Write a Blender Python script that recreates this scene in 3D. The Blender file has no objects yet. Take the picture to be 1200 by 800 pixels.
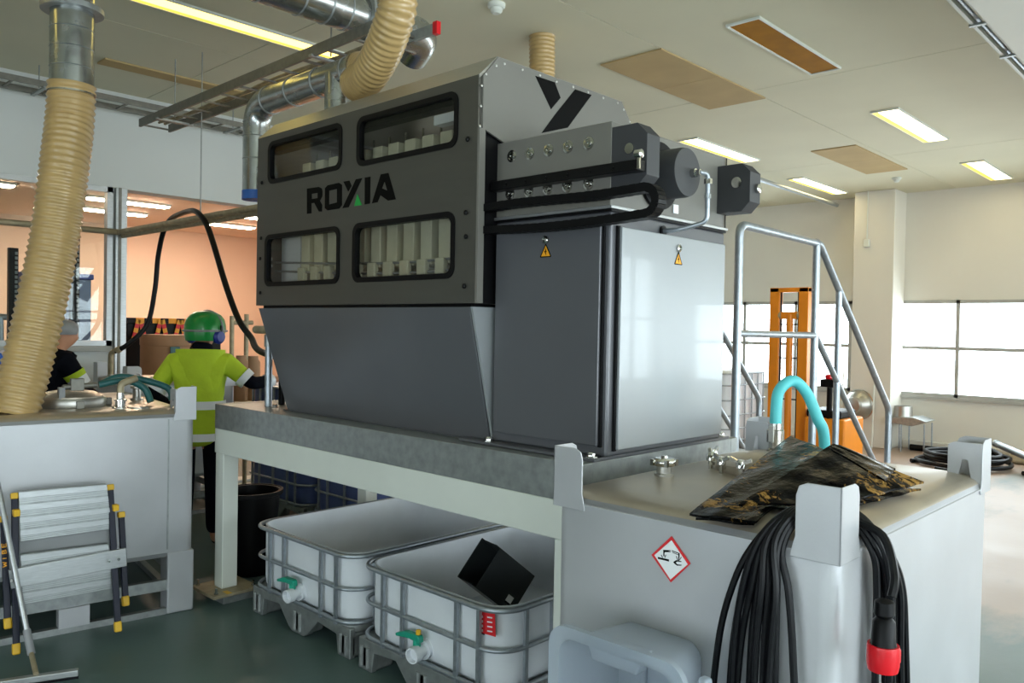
import bpy, bmesh, math, random
from mathutils import Vector, Matrix
random.seed(7)
S = bpy.context.scene
C = S.collection
R = math.radians
PI = math.pi

# ------------------------------------------------------------------ camera
YAW, PITCH, ROLL, FPX, CAMH = 0.809412761, -0.0171760826, 0.0180816162, 944.7377, 1.7
_f = Vector((math.sin(YAW)*math.cos(PITCH), math.cos(YAW)*math.cos(PITCH), math.sin(PITCH)))
_r0 = Vector((math.cos(YAW), -math.sin(YAW), 0))
_u0 = _r0.cross(_f)
_r = math.cos(ROLL)*_r0 + math.sin(ROLL)*_u0
_u = -math.sin(ROLL)*_r0 + math.cos(ROLL)*_u0
CAM = Vector((0, 0, CAMH))
cd = bpy.data.cameras.new('camera')
cd.sensor_width = 36
cd.lens = FPX/1200*36
cd.clip_start = .02
cam = bpy.data.objects.new('camera', cd)
C.objects.link(cam)
m = Matrix((_r, _u, -_f)).transposed().to_4x4()
m.translation = CAM
cam.matrix_world = m
S.camera = cam

def P(px, py, X=None, Y=None, Z=None):
    """measured point of the photo on a known plane of the room (1200 x 800 frame)"""
    d = (px-600)/FPX*_r - (py-400)/FPX*_u + _f
    if X is not None: t = (X-CAM.x)/d.x
    elif Y is not None: t = (Y-CAM.y)/d.y
    else: t = (Z-CAM.z)/d.z
    return CAM + t*d

# ------------------------------------------------------------------ world, light, exposure
S.view_settings.view_transform = 'Standard'
S.view_settings.look = 'None'
S.view_settings.exposure = 0.0
S.view_settings.gamma = 1
S.view_settings.use_curve_mapping = False
W = bpy.data.worlds.new('world')
S.world = W
W.use_nodes = True
bg = W.node_tree.nodes['Background']
bg.inputs['Color'].default_value = (.92, .945, 1.0, 1)
bg.inputs['Strength'].default_value = 10.5

def portal(name, loc, normal, sx, sy):
    l = bpy.data.lights.new(name, 'AREA')
    l.shape = 'RECTANGLE'
    l.size, l.size_y = sx, sy
    l.cycles.is_portal = True
    o = bpy.data.objects.new(name, l)
    C.objects.link(o)
    o.location = loc
    o.rotation_euler = Vector(normal).to_track_quat('-Z', 'Y').to_euler()
    return o

# room constants (metres): machine long side runs along Y, short side along X
ZC = 3.85          # ceiling
XW = 13.0          # far window wall
YL = 8.0           # wall with the glazed opening into the next hall
YF = -4.5          # window wall to the right of the camera
XB = -4.0          # wall behind the camera

# ------------------------------------------------------------------ materials
def lin(h):
    if isinstance(h, str):
        h = h.lstrip('#')
        c = [int(h[i:i+2], 16)/255 for i in (0, 2, 4)]
    else:
        c = list(h)
    return [x/12.92 if x <= .04045 else ((x+.055)/1.055)**2.4 for x in c]
MATS = {}
def mat(name, col, rough=.5, metal=0., var=.08, vscale=6., bump=0., bscale=60., stretch=(1, 1, 1), rvar=0., alpha=None, coat=0., trans=0., emit=None, estr=0., spec=.5):
    if name in MATS: return MATS[name]
    mt = bpy.data.materials.new(name)
    mt.use_nodes = True
    nt = mt.node_tree
    b = nt.nodes['Principled BSDF']
    c = lin(col)
    b.inputs['Roughness'].default_value = rough
    b.inputs['Metallic'].default_value = metal
    b.inputs['Specular IOR Level'].default_value = spec
    if coat: b.inputs['Coat Weight'].default_value = coat
    if trans: b.inputs['Transmission Weight'].default_value = trans
    tc = nt.nodes.new('ShaderNodeTexCoord')
    mp = nt.nodes.new('ShaderNodeMapping')
    mp.inputs['Scale'].default_value = stretch
    nt.links.new(tc.outputs['Object'], mp.inputs['Vector'])
    n1 = nt.nodes.new('ShaderNodeTexNoise')
    n1.inputs['Scale'].default_value = vscale
    n1.inputs['Detail'].default_value = 5
    nt.links.new(mp.outputs[0], n1.inputs['Vector'])
    rp = nt.nodes.new('ShaderNodeValToRGB')
    rp.color_ramp.elements[0].position = .3
    rp.color_ramp.elements[1].position = .7
    rp.color_ramp.elements[0].color = [max(0, x*(1-var)) for x in c]+[1]
    rp.color_ramp.elements[1].color = [min(1, x*(1+var)) for x in c]+[1]
    nt.links.new(n1.outputs['Fac'], rp.inputs['Fac'])
    nt.links.new(rp.outputs['Color'], b.inputs['Base Color'])
    if rvar:
        mr = nt.nodes.new('ShaderNodeMapRange')
        mr.inputs['To Min'].default_value = max(.02, rough-rvar)
        mr.inputs['To Max'].default_value = min(1, rough+rvar)
        nt.links.new(n1.outputs['Fac'], mr.inputs['Value'])
        nt.links.new(mr.outputs[0], b.inputs['Roughness'])
    if bump:
        n2 = nt.nodes.new('ShaderNodeTexNoise')
        n2.inputs['Scale'].default_value = bscale
        n2.inputs['Detail'].default_value = 4
        nt.links.new(mp.outputs[0], n2.inputs['Vector'])
        bp = nt.nodes.new('ShaderNodeBump')
        bp.inputs['Strength'].default_value = bump
        bp.inputs['Distance'].default_value = .02
        nt.links.new(n2.outputs['Fac'], bp.inputs['Height'])
        nt.links.new(bp.outputs[0], b.inputs['Normal'])
    if emit:
        b.inputs['Emission Color'].default_value = lin(emit)+[1]
        b.inputs['Emission Strength'].default_value = estr
    MATS[name] = mt
    return mt

def thin_glass(name, tint=(.9, .95, .95), gloss=.08):
    mt = bpy.data.materials.new(name)
    mt.use_nodes = True
    nt = mt.node_tree
    nt.nodes.clear()
    out = nt.nodes.new('ShaderNodeOutputMaterial')
    tr = nt.nodes.new('ShaderNodeBsdfTransparent')
    tr.inputs['Color'].default_value = (*tint, 1)
    gl = nt.nodes.new('ShaderNodeBsdfGlossy')
    gl.inputs['Roughness'].default_value = .02
    lw = nt.nodes.new('ShaderNodeLayerWeight')
    lw.inputs['Blend'].default_value = .5
    pw = nt.nodes.new('ShaderNodeMath')
    pw.operation = 'POWER'
    pw.inputs[1].default_value = 4
    nt.links.new(lw.outputs['Facing'], pw.inputs[0])
    fr = nt.nodes.new('ShaderNodeMath')
    fr.operation = 'MULTIPLY_ADD'
    fr.inputs[1].default_value = .5
    fr.inputs[2].default_value = .02
    nt.links.new(pw.outputs[0], fr.inputs[0])
    ns = nt.nodes.new('ShaderNodeTexNoise')
    ns.inputs['Scale'].default_value = 8
    ad = nt.nodes.new('ShaderNodeMath')
    ad.operation = 'MULTIPLY_ADD'
    ad.inputs[1].default_value = gloss*.4
    nt.links.new(ns.outputs['Fac'], ad.inputs[0])
    nt.links.new(fr.outputs[0], ad.inputs[2])
    mx = nt.nodes.new('ShaderNodeMixShader')
    nt.links.new(ad.outputs[0], mx.inputs['Fac'])
    nt.links.new(tr.outputs[0], mx.inputs[1])
    nt.links.new(gl.outputs[0], mx.inputs[2])
    nt.links.new(mx.outputs[0], out.inputs['Surface'])
    MATS[name] = mt
    return mt

M = {}
M['floor'] = mat('floor_paint', '#536865', .42, var=.14, vscale=1.3, bump=.05, bscale=14, rvar=.1)
def worn_floor():
    nt = M['floor'].node_tree
    b = nt.nodes['Principled BSDF']
    src = b.inputs['Base Color'].links[0].from_socket
    geo = nt.nodes.new('ShaderNodeNewGeometry')
    ns = nt.nodes.new('ShaderNodeTexNoise')
    ns.inputs['Scale'].default_value = .55
    ns.inputs['Detail'].default_value = 7
    ns.inputs['Roughness'].default_value = .62
    mp2 = nt.nodes.new('ShaderNodeMapping')
    mp2.inputs['Scale'].default_value = (.45, 1.1, 1)
    mp2.inputs['Location'].default_value = (3.1, 1.7, 0)
    nt.links.new(geo.outputs['Position'], mp2.inputs['Vector'])
    nt.links.new(mp2.outputs[0], ns.inputs['Vector'])
    sx = nt.nodes.new('ShaderNodeSeparateXYZ')
    nt.links.new(geo.outputs['Position'], sx.inputs[0])
    mr = nt.nodes.new('ShaderNodeMapRange')          # traffic lane along the window side of the hall
    mr.inputs['From Min'].default_value = 3.6
    mr.inputs['From Max'].default_value = 6.0
    mr.inputs['To Min'].default_value = -.35
    mr.inputs['To Max'].default_value = .12
    nt.links.new(sx.outputs['X'], mr.inputs['Value'])
    ad = nt.nodes.new('ShaderNodeMath')
    nt.links.new(ns.outputs['Fac'], ad.inputs[0])
    nt.links.new(mr.outputs[0], ad.inputs[1])
    rp = nt.nodes.new('ShaderNodeValToRGB')
    rp.color_ramp.elements[0].position = .44
    rp.color_ramp.elements[1].position = .58
    nt.links.new(ad.outputs[0], rp.inputs['Fac'])
    mx = nt.nodes.new('ShaderNodeMix')
    mx.data_type = 'RGBA'
    mx.inputs['B'].default_value = lin('#a48c7a')+[1]
    nt.links.new(rp.outputs['Color'], mx.inputs['Factor'])
    nt.links.new(src, mx.inputs['A'])
    nt.links.new(mx.outputs['Result'], b.inputs['Base Color'])
worn_floor()
M['ceil'] = mat('ceiling_panel', '#d2cfb6', .75, var=.03, vscale=1.2)
M['gap'] = mat('dark_gap', '#5c5848', .9)
M['wall'] = mat('wall_white', '#dcd9cf', .7, var=.03, vscale=1)
M['wallL'] = mat('wall_grey_white', '#cfd2cf', .7, var=.03, vscale=1)
M['peach'] = mat('wall_peach', '#ecd0bb', .7, var=.04, vscale=1)
M['wallB'] = mat('wall_concrete_grey', '#7d7b76', .8, var=.06, vscale=1)
M['frame'] = mat('window_frame_grey', '#a9a9a4', .5)
M['alu'] = mat('aluminium', '#b9bcbd', .38, .85, var=.08, vscale=20, stretch=(1, 1, 8))
M['glass'] = thin_glass('window_glass')
M['glassd'] = thin_glass('machine_glass', (.84, .84, .82), .08)
M['steelp'] = mat('machine_grey_paint', '#716f69', .42, .0, var=.03, vscale=3, coat=.1)
M['steelk'] = mat('machine_black_grey', '#36373a', .5, .0, var=.03, vscale=3)
M['front'] = mat('machine_front_stainless', '#57554f', .38, .4, var=.04, vscale=3, stretch=(1, 1, 6))
M['steeld'] = mat('machine_dark_grey', '#5e5f63', .3, .2, var=.04, vscale=3, coat=.15)
M['cab'] = mat('cabinet_grey', '#979b9e', .3, .15, var=.03, vscale=2, coat=.3)
M['sstl'] = mat('stainless_brushed', '#b5b3ad', .36, .9, var=.06, vscale=10, stretch=(1, 1, 12), rvar=.06)
M['tank'] = mat('tank_stainless', '#bcbdc0', .42, .4, var=.05, vscale=4, bump=.02, bscale=120, rvar=.08)
M['tanktop'] = mat('tank_top_stainless', '#b0a595', .36, .6, var=.14, vscale=5, rvar=.1)
M['galv'] = mat('galvanised', '#9fa3a2', .45, .7, var=.16, vscale=24, rvar=.12)
M['galvdk'] = mat('galvanised_dull', '#7c7a72', .5, .6, var=.16, vscale=24, rvar=.12)
M['galvp'] = mat('galvanised_pipe', '#a4abb2', .38, .7, var=.12, vscale=30, rvar=.1)
M['duct'] = mat('duct_zinc', '#b4b7b5', .25, .95, var=.12, vscale=14, rvar=.1)
M['white'] = mat('white_paint', '#d8dcd4', .45, var=.03, vscale=4)
M['black'] = mat('black_plastic', '#070709', .45, var=.1, spec=.2)
M['blackm'] = mat('black_metal', '#0c0c0d', .35, .1, var=.1, spec=.3)
M['rubber'] = mat('black_rubber', '#07080c', .42, var=.15, vscale=20, spec=.25)
M['chrome'] = mat('chrome', '#d0cfca', .15, 1.0)
M['hose'] = mat('ribbed_hose', '#b89a66', .32, var=.1, vscale=9, coat=.3)
M['hdpe'] = mat('white_plastic', '#dfe3e8', .5, var=.04, vscale=5)
M['hdpei'] = mat('blue_plastic_tote', '#5a6aa0', .5, var=.06)
M['teal'] = mat('teal_plastic', '#1f9a80', .4, var=.06)
M['tealh'] = mat('teal_hose', '#55bfc4', .5, var=.05)
M['tealdk'] = mat('dark_teal_hose', '#1d5a5a', .4, var=.06)
M['red'] = mat('red_plastic', '#d3121f', .35, var=.04)
M['redprint'] = mat('red_print', '#d8232a', .5, var=.02)
M['whiteprint'] = mat('white_print', '#eef0f2', .5, var=.01)
M['blackprint'] = mat('black_print', '#050505', .6, var=.0, spec=.1)
M['greenprint'] = mat('green_print', '#0f9a3c', .5, var=.0)
M['yelprint'] = mat('amber_print', '#f2a818', .5, var=.0)
M['yellow'] = mat('yellow_plastic', '#e0b020', .5)
M['orange'] = mat('stacker_orange', '#e88a14', .45, var=.05)
M['plate'] = mat('filter_plate', '#d2cfb8', .5, var=.08, vscale=8)
M['board'] = mat('brown_board', '#b39b6c', .8, var=.06, vscale=3)
M['amber'] = mat('amber_diffuser', '#a06c00', .7, var=.12, spec=.1)
M['cardb'] = mat('cardboard_brown', '#a98464', .7, var=.06)
M['navy'] = mat('navy_rail', '#0e1328', .4, var=.05, spec=.25)
M['bluecap'] = mat('blue_cap', '#2a5fae', .5)
M['bluemachine'] = mat('blue_grey_machine', '#66728a', .4, .2)
M['rust'] = mat('stained_plate', '#a3977c', .5, .4, var=.2, vscale=18)
M['hivis'] = mat('hi_vis_yellow', '#b9d32c', .8, var=.08, vscale=9, bump=.25, bscale=22)
M['reflect'] = mat('reflective_tape', '#e9edf2', .35, var=.03)
M['navyc'] = mat('navy_cloth', '#0f111a', .9, spec=.1, var=.15, bump=.2, bscale=30)
M['skin'] = mat('skin', '#c48c6c', .55)
M['helmet'] = mat('helmet_green', '#138a3a', .28, var=.04, coat=.4)
M['muff'] = mat('ear_muff_blue', '#1b2f86', .4)
M['grey'] = mat('grey_plastic', '#8a8c8e', .5)
M['clear'] = mat('translucent_plastic', '#dfe8f2', .3, var=.03, trans=.75)
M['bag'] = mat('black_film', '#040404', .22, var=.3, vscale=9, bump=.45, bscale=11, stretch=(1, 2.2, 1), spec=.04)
def painted_glints():
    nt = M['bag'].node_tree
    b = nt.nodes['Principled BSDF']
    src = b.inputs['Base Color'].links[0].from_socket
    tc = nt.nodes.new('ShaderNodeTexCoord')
    a = nt.nodes.new('ShaderNodeTexNoise')           # broad patches that carry the painted gold glints
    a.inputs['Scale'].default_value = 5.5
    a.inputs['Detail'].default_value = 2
    c = nt.nodes.new('ShaderNodeTexNoise')           # fine fleck pattern
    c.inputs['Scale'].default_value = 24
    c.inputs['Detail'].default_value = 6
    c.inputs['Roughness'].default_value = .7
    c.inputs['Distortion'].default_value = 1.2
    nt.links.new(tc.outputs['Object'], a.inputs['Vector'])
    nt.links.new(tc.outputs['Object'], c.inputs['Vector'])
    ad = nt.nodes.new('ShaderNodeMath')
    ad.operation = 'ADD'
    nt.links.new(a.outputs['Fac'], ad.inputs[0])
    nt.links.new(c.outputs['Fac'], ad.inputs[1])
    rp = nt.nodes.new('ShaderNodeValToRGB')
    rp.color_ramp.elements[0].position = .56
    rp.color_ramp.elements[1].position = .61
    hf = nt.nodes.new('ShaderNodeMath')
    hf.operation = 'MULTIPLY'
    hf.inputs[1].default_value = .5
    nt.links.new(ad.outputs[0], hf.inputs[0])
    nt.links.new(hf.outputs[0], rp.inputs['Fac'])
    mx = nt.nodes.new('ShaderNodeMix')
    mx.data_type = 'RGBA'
    mx.inputs['B'].default_value = lin('#94713a')+[1]  # gold reflections painted into the base colour of the black film
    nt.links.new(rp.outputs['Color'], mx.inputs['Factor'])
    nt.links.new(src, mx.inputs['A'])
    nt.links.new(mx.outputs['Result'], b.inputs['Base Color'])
painted_glints()
M['lamp'] = mat('lamp_diffuser', '#fff3d0', .5, emit='#ffe9b0', estr=9)
M['lampw'] = mat('lamp_diffuser_warm', '#fff0d8', .5, emit='#ffe3c6', estr=70)
M['lampy'] = mat('lamp_diffuser_yellow', '#f0dc80', .5, emit='#ffe27a', estr=3.5)
M['lampside'] = mat('lamp_yellow_side', '#e6c84a', .5, emit='#ffdf60', estr=1.2)

# ------------------------------------------------------------------ mesh helpers
ORG = {}
def V(*a): return Vector(a)
class MB:
    def __init__(s): s.v = []; s.f = []; s.sm = []
    def add(s, vs, fs, smooth=False):
        o = len(s.v)
        s.v += [Vector(p) for p in vs]
        s.f += [[i+o for i in f] for f in fs]
        s.sm += [smooth]*len(fs)
        return s
    def box(s, x0, x1, y0, y1, z0, z1):
        vs = [(x, y, z) for x in (x0, x1) for y in (y0, y1) for z in (z0, z1)]
        return s.add(vs, [(0, 1, 3, 2), (4, 6, 7, 5), (0, 4, 5, 1), (2, 3, 7, 6), (0, 2, 6, 4), (1, 5, 7, 3)])
    def bar(s, a, b, w, h=None, up=(0, 0, 1)):
        h = h or w
        a, b = Vector(a), Vector(b)
        d = (b-a).normalized()
        u = Vector(up)
        if abs(d.dot(u)) > .99: u = Vector((1, 0, 0))
        sx = d.cross(u).normalized()
        sz = sx.cross(d)
        vs = [p+i*w/2*sx+j*h/2*sz for p in (a, b) for i, j in ((-1, -1), (1, -1), (1, 1), (-1, 1))]
        return s.add(vs, [(3, 2, 1, 0), (4, 5, 6, 7), (0, 1, 5, 4), (1, 2, 6, 5), (2, 3, 7, 6), (3, 0, 4, 7)])
    def tube(s, pts, r, n=10, closed=False, caps=True, rr=None):
        pts = [Vector(p) for p in pts]
        N = len(pts)
        tans = []
        for i in range(N):
            if closed: t = pts[(i+1) % N]-pts[i-1]
            else: t = pts[min(i+1, N-1)]-pts[max(i-1, 0)]
            tans.append(t.normalized() if t.length > 1e-9 else Vector((0, 0, 1)))
        u = Vector((0, 0, 1)) if abs(tans[0].z) < .9 else Vector((1, 0, 0))
        nrm = (u-u.dot(tans[0])*tans[0]).normalized()
        vs = []
        for i in range(N):
            t = tans[i]
            nrm = (nrm-nrm.dot(t)*t).normalized()
            b = t.cross(nrm)
            q = rr[i] if rr else r
            for k in range(n):
                a = 2*PI*k/n
                vs.append(pts[i]+q*(math.cos(a)*nrm+math.sin(a)*b))
        fs = []
        for i in range(N if closed else N-1):
            j = (i+1) % N
            for k in range(n):
                l = (k+1) % n
                fs.append((i*n+k, i*n+l, j*n+l, j*n+k))
        s.add(vs, fs, True)
        if caps and not closed:
            o = len(s.v)-len(vs)
            s.f += [[o+k for k in range(n)][::-1], [o+(N-1)*n+k for k in range(n)]]
            s.sm += [False, False]
        return s
    def cyl(s, a, b, r, n=20, r2=None):
        return s.tube([a, b], r, n, rr=[r, r if r2 is None else r2])
    def lathe(s, prof, o=(0, 0, 0), axis=(0, 0, 1), n=28, caps=True):
        """prof: (radius, height) pairs along axis from o"""
        o = Vector(o)
        ax = Vector(axis).normalized()
        u = Vector((0, 0, 1)) if abs(ax.z) < .9 else Vector((1, 0, 0))
        e1 = (u-u.dot(ax)*ax).normalized()
        e2 = ax.cross(e1)
        vs = [o+h*ax+r*(math.cos(2*PI*k/n)*e1+math.sin(2*PI*k/n)*e2) for r, h in prof for k in range(n)]
        fs = [(i*n+k, i*n+(k+1) % n, (i+1)*n+(k+1) % n, (i+1)*n+k) for i in range(len(prof)-1) for k in range(n)]
        s.add(vs, fs, True)
        if not caps: return s
        o0 = len(s.v)-len(vs)
        s.f += [[o0+k for k in range(n)][::-1], [o0+(len(prof)-1)*n+k for k in range(n)]]
        s.sm += [False, False]
        return s
    def prism(s, poly, ext):
        """poly: list of 3d points, extruded by vector ext"""
        n = len(poly)
        e = Vector(ext)
        vs = [Vector(p) for p in poly]+[Vector(p)+e for p in poly]
        fs = [list(range(n))[::-1], list(range(n, 2*n))]+[(i, (i+1) % n, n+(i+1) % n, n+i) for i in range(n)]
        return s.add(vs, fs)
    def plate(s, loops, ext):
        """polygon with holes, extruded"""
        bm = bmesh.new()
        es = []
        for lp in loops:
            bv = [bm.verts.new(Vector(p)) for p in lp]
            es += [bm.edges.new((bv[i], bv[(i+1) % len(bv)])) for i in range(len(bv))]
        bmesh.ops.triangle_fill(bm, use_beauty=True, use_dissolve=False, edges=es)
        bm.verts.index_update()
        e = Vector(ext)
        vs = [v.co.copy() for v in bm.verts]
        n = len(vs)
        fs = [[v.index for v in f.verts] for f in bm.faces]
        out = [f for f in fs]+[[i+n for i in f][::-1] for f in fs]
        for ed in bm.edges:
            if len(ed.link_faces) == 1:
                a, b = ed.verts[0].index, ed.verts[1].index
                out.append((a, b, b+n, a+n))
        bm.free()
        s.add(vs+[v+e for v in vs], out)
        return s
    def build(s, name, material, parent=None, bevel=0, seg=2, recalc=True, local=False, label=None, smooth_angle=40):
        me = bpy.data.meshes.new(name)
        vs = s.v
        o = bpy.data.objects.new(name, me)
        off = Vector((0, 0, 0))
        if parent is not None:
            off = ORG.get(parent.name, Vector((0, 0, 0)))
        elif not local:
            lo = [min(p[i] for p in vs) for i in range(3)]
            hi = [max(p[i] for p in vs) for i in range(3)]
            off = Vector(((lo[0]+hi[0])/2, (lo[1]+hi[1])/2, lo[2]))
            o.location = off
        me.from_pydata([p-off for p in vs], [], s.f)
        me.polygons.foreach_set('use_smooth', [True]*len(s.f))
        if recalc:
            bm = bmesh.new()
            bm.from_mesh(me)
            bmesh.ops.recalc_face_normals(bm, faces=bm.faces)
            bm.to_mesh(me)
            bm.free()
        me.set_sharp_from_angle(angle=R(smooth_angle))
        me.materials.append(material)
        C.objects.link(o)
        ORG[o.name] = off
        if parent is not None: o.parent = parent
        if bevel:
            bv = o.modifiers.new('bevel', 'BEVEL')
            bv.width = bevel
            bv.segments = seg
            bv.limit_method = 'ANGLE'
            bv.harden_normals = True
        if label: o['label'] = label
        return o

def tag(o, label, cat, group=None):
    o['label'] = label
    o['category'] = cat
    if group: o['group'] = group
    return o
def struct(o):
    o['kind'] = 'structure'
    return o
def thing(name, label, cat, loc=(0, 0, 0), rz=0, group=None, local=False):
    o = bpy.data.objects.new(name, None)
    o.empty_display_size = .1
    C.objects.link(o)
    o.location = loc
    o.rotation_euler = (0, 0, rz)
    ORG[o.name] = Vector((0, 0, 0)) if local else Vector(loc)
    return tag(o, label, cat, group)
def dup(root, loc, rz=0, label=None):
    def cp(o, par):
        c = o.copy()
        C.objects.link(c)
        if par is not None:
            c.parent = par
        for ch in list(o.children): cp(ch, c)
        return c
    r = cp(root, None)
    r.location = loc
    r.rotation_euler = (0, 0, rz)
    if label: r['label'] = label
    return r
def spline(pts, k=8, closed=False):
    pts = [Vector(p) for p in pts]
    n = len(pts)
    out = []
    for i in range(n if closed else n-1):
        if closed: p0, p1, p2, p3 = pts[i-1], pts[i], pts[(i+1) % n], pts[(i+2) % n]
        else: p0, p1, p2, p3 = pts[max(i-1, 0)], pts[i], pts[i+1], pts[min(i+2, n-1)]
        for j in range(k):
            t = j/k
            out.append(.5*((2*p1)+(p2-p0)*t+(2*p0-5*p1+4*p2-p3)*t*t+(3*p1-p0-3*p2+p3)*t**3))
    if not closed: out.append(pts[-1])
    return out
def rrect(cx, cy, w, h, r, n=5):
    out = []
    for qx, qy, a0 in ((1, 1, 0), (-1, 1, 90), (-1, -1, 180), (1, -1, 270)):
        for k in range(n+1):
            a = R(a0+90*k/n)
            out.append((cx+qx*(w/2-r)+r*math.cos(a), cy+qy*(h/2-r)+r*math.sin(a)))
    return out
def fillet(pts, rad, k=5):
    """polyline with rounded corners for pipes"""
    pts = [Vector(p) for p in pts]
    out = [pts[0]]
    for i in range(1, len(pts)-1):
        a, b, c = pts[i-1], pts[i], pts[i+1]
        d1, d2 = (a-b), (c-b)
        q = min(rad, d1.length*.45, d2.length*.45)
        p1, p2 = b+d1.normalized()*q, b+d2.normalized()*q
        for j in range(k+1):
            t = j/k
            out.append((1-t)**2*p1+2*t*(1-t)*b+t*t*p2)
    out.append(pts[-1])
    return out
def box(name, material, parent, x0, x1, y0, y1, z0, z1, bevel=0, **k):
    return MB().box(x0, x1, y0, y1, z0, z1).build(name, material, parent, bevel, **k)
def pipe(name, material, parent, pts, r, n=12, closed=False, **k):
    return MB().tube(pts, r, n, closed).build(name, material, parent, **k)

# ================================================================== SETTING
# floor
struct(MB().box(XB-.2, XW+.3, YF-.2, 15.2, -.1, 0).build('floor', M['floor']))

# ceiling of large sandwich panels with narrow joints
cl = struct(MB().box(XB-.2, XW+.3, YF-.2, YL+.2, ZC+.01, ZC+.2).build('ceiling', M['gap']))
xs = [XB-.2, -.2, 3.2, 6.68, 10.16, XW+.3]
ys = [YF-.2, -1.85, .82, 3.48, 6.14, YL+.2]
for i in range(len(xs)-1):
    for j in range(len(ys)-1):
        box('ceiling_panel', M['ceil'], cl, xs[i]+.004, xs[i+1]-.004, ys[j]+.004, ys[j+1]-.004, ZC, ZC+.02)

# far window wall, X = 13
zs, zt, zm = .79, 2.22, 1.51
def wall_with_band(name, axis, c, t, a0, a1, z1, openings, material):
    """wall slab at axis=c with rectangular openings (a0,a1,z0,z1); made of real pieces around the holes"""
    if axis == 'X': f = lambda a, z: (c, a, z); e = (t, 0, 0)
    else: f = lambda a, z: (a, c, z); e = (0, t, 0)
    loops = [[f(a0, 0), f(a1, 0), f(a1, z1), f(a0, z1)]]
    for (b0, b1, y0, y1) in openings:
        loops.append([f(b0, y0), f(b1, y0), f(b1, y1), f(b0, y1)])
    return struct(MB().plate(loops, e).build(name, material))
winX = [(4.34-.93*(k+1)*3, 4.34-.93*k*3, zs, zt) for k in range(3)]
winX = [(1.55, 4.34, zs, zt), (-1.35, 1.43, zs, zt), (-4.2, -1.47, zs, zt), (4.93, 7.7, zs, zt)]
wall_right = wall_with_band('wall_right', 'X', XW, .25, YF-.2, YL+.2, ZC+.02, winX, M['wall'])
def window(n, axis, c, b0, b1, z0, z1, nm, transom, glass=True, t=.05, fr=.05, m='frame'):
    o = bpy.data.objects.new('window_%d' % n, None)
    C.objects.link(o)
    o['kind'] = 'structure'
    mid = ((b0+b1)/2)
    o.location = (c, mid, z0) if axis == 'X' else (mid, c, z0)
    ORG[o.name] = Vector(o.location)
    def bx(nm_, mt, a0, a1, y0, y1, d0, d1):
        if axis == 'X': box(nm_, mt, o, c+d0, c+d1, a0, a1, y0, y1)
        else: box(nm_, mt, o, a0, a1, c+d0, c+d1, y0, y1)
    bx('window_frame', M[m], b0, b1, z0, z0+fr, -.02, t)
    bx('window_frame', M[m], b0, b1, z1-fr, z1, -.02, t)
    bx('window_frame', M[m], b0, b0+fr, z0, z1, -.02, t)
    bx('window_frame', M[m], b1-fr, b1, z0, z1, -.02, t)
    for k in range(1, nm):
        a = b0+(b1-b0)*k/nm
        bx('mullion', M[m], a-fr/2, a+fr/2, z0, z1, -.02, t)
    if transom: bx('transom', M[m], b0, b1, transom-fr/2, transom+fr/2, -.021, t-.001)
    zz = [z0, transom, z1] if transom else [z0, z1]
    if glass:
        for k in range(nm):
            for q in range(len(zz)-1):
                bx('pane', M['glass'], b0+(b1-b0)*k/nm, b0+(b1-b0)*(k+1)/nm, zz[q], zz[q+1], t*.4, t*.4+.005)
    return o
wn = 1
for (b0, b1, z0, z1) in winX:
    window(wn, 'X', XW, b0, b1, z0, z1, 3, zm); wn += 1
    portal('daylight_portal', (XW+.3, (b0+b1)/2, (z0+z1)/2), (-1, 0, 0), b1-b0, z1-z0)
struct(box('trim_1', M['frame'], None, XW-.06, XW, YF, 4.34, zs-.04, zs))
struct(box('trim_2', M['frame'], None, XW-.06, XW, 4.8, YL, zs-.04, zs))
struct(box('baseboard_right', M['wall'], None, XW-.10, XW, YF, 4.1, 0, .12, .01))
struct(box('baseboard_back', M['wall'], None, XW-.10, XW, 4.79, YL, 0, .12, .01))
# pillar
struct(box('wall_pillar', M['wall'], None, 12.5, XW, 4.16, 4.75, 0, ZC, .01))

# window wall to the right of the camera, Y = YF : large glazed gates and bands
winY = [(-2.8, -.2, .7, 3.0), (.6, 5.2, .1, 3.3), (6.0, 8.6, .8, 3.0), (9.4, 12.4, .8, 3.0)]
wall_front = wall_with_band('wall_front', 'Y', YF-.25, .25, XB-.2, XW+.25, ZC+.02, winY, M['wall'])
for (b0, b1, z0, z1) in winY:
    window(wn, 'Y', YF-.1, b0, b1, z0, z1, 4, (z0+z1)/2); wn += 1
    portal('daylight_portal', ((b0+b1)/2, YF-.3, (z0+z1)/2), (0, 1, 0), b1-b0, z1-z0)
# wall behind the camera, out of view; its windows are added for fill light
winB_added = [(-3.4, -.6, .5, 2.0), (.4, 3.4, .5, 2.0)]
wall_back = wall_with_band('wall_back', 'X', XB-.25, .25, YF-.2, YL+.2, ZC+.02, winB_added, M['wallB'])
for (b0, b1, z0, z1) in winB_added:
    window(wn, 'X', XB-.1, b0, b1, z0, z1, 3, 1.7); wn += 1
    portal('daylight_portal', (XB-.3, (b0+b1)/2, (z0+z1)/2), (1, 0, 0), b1-b0, z1-z0)

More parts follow.
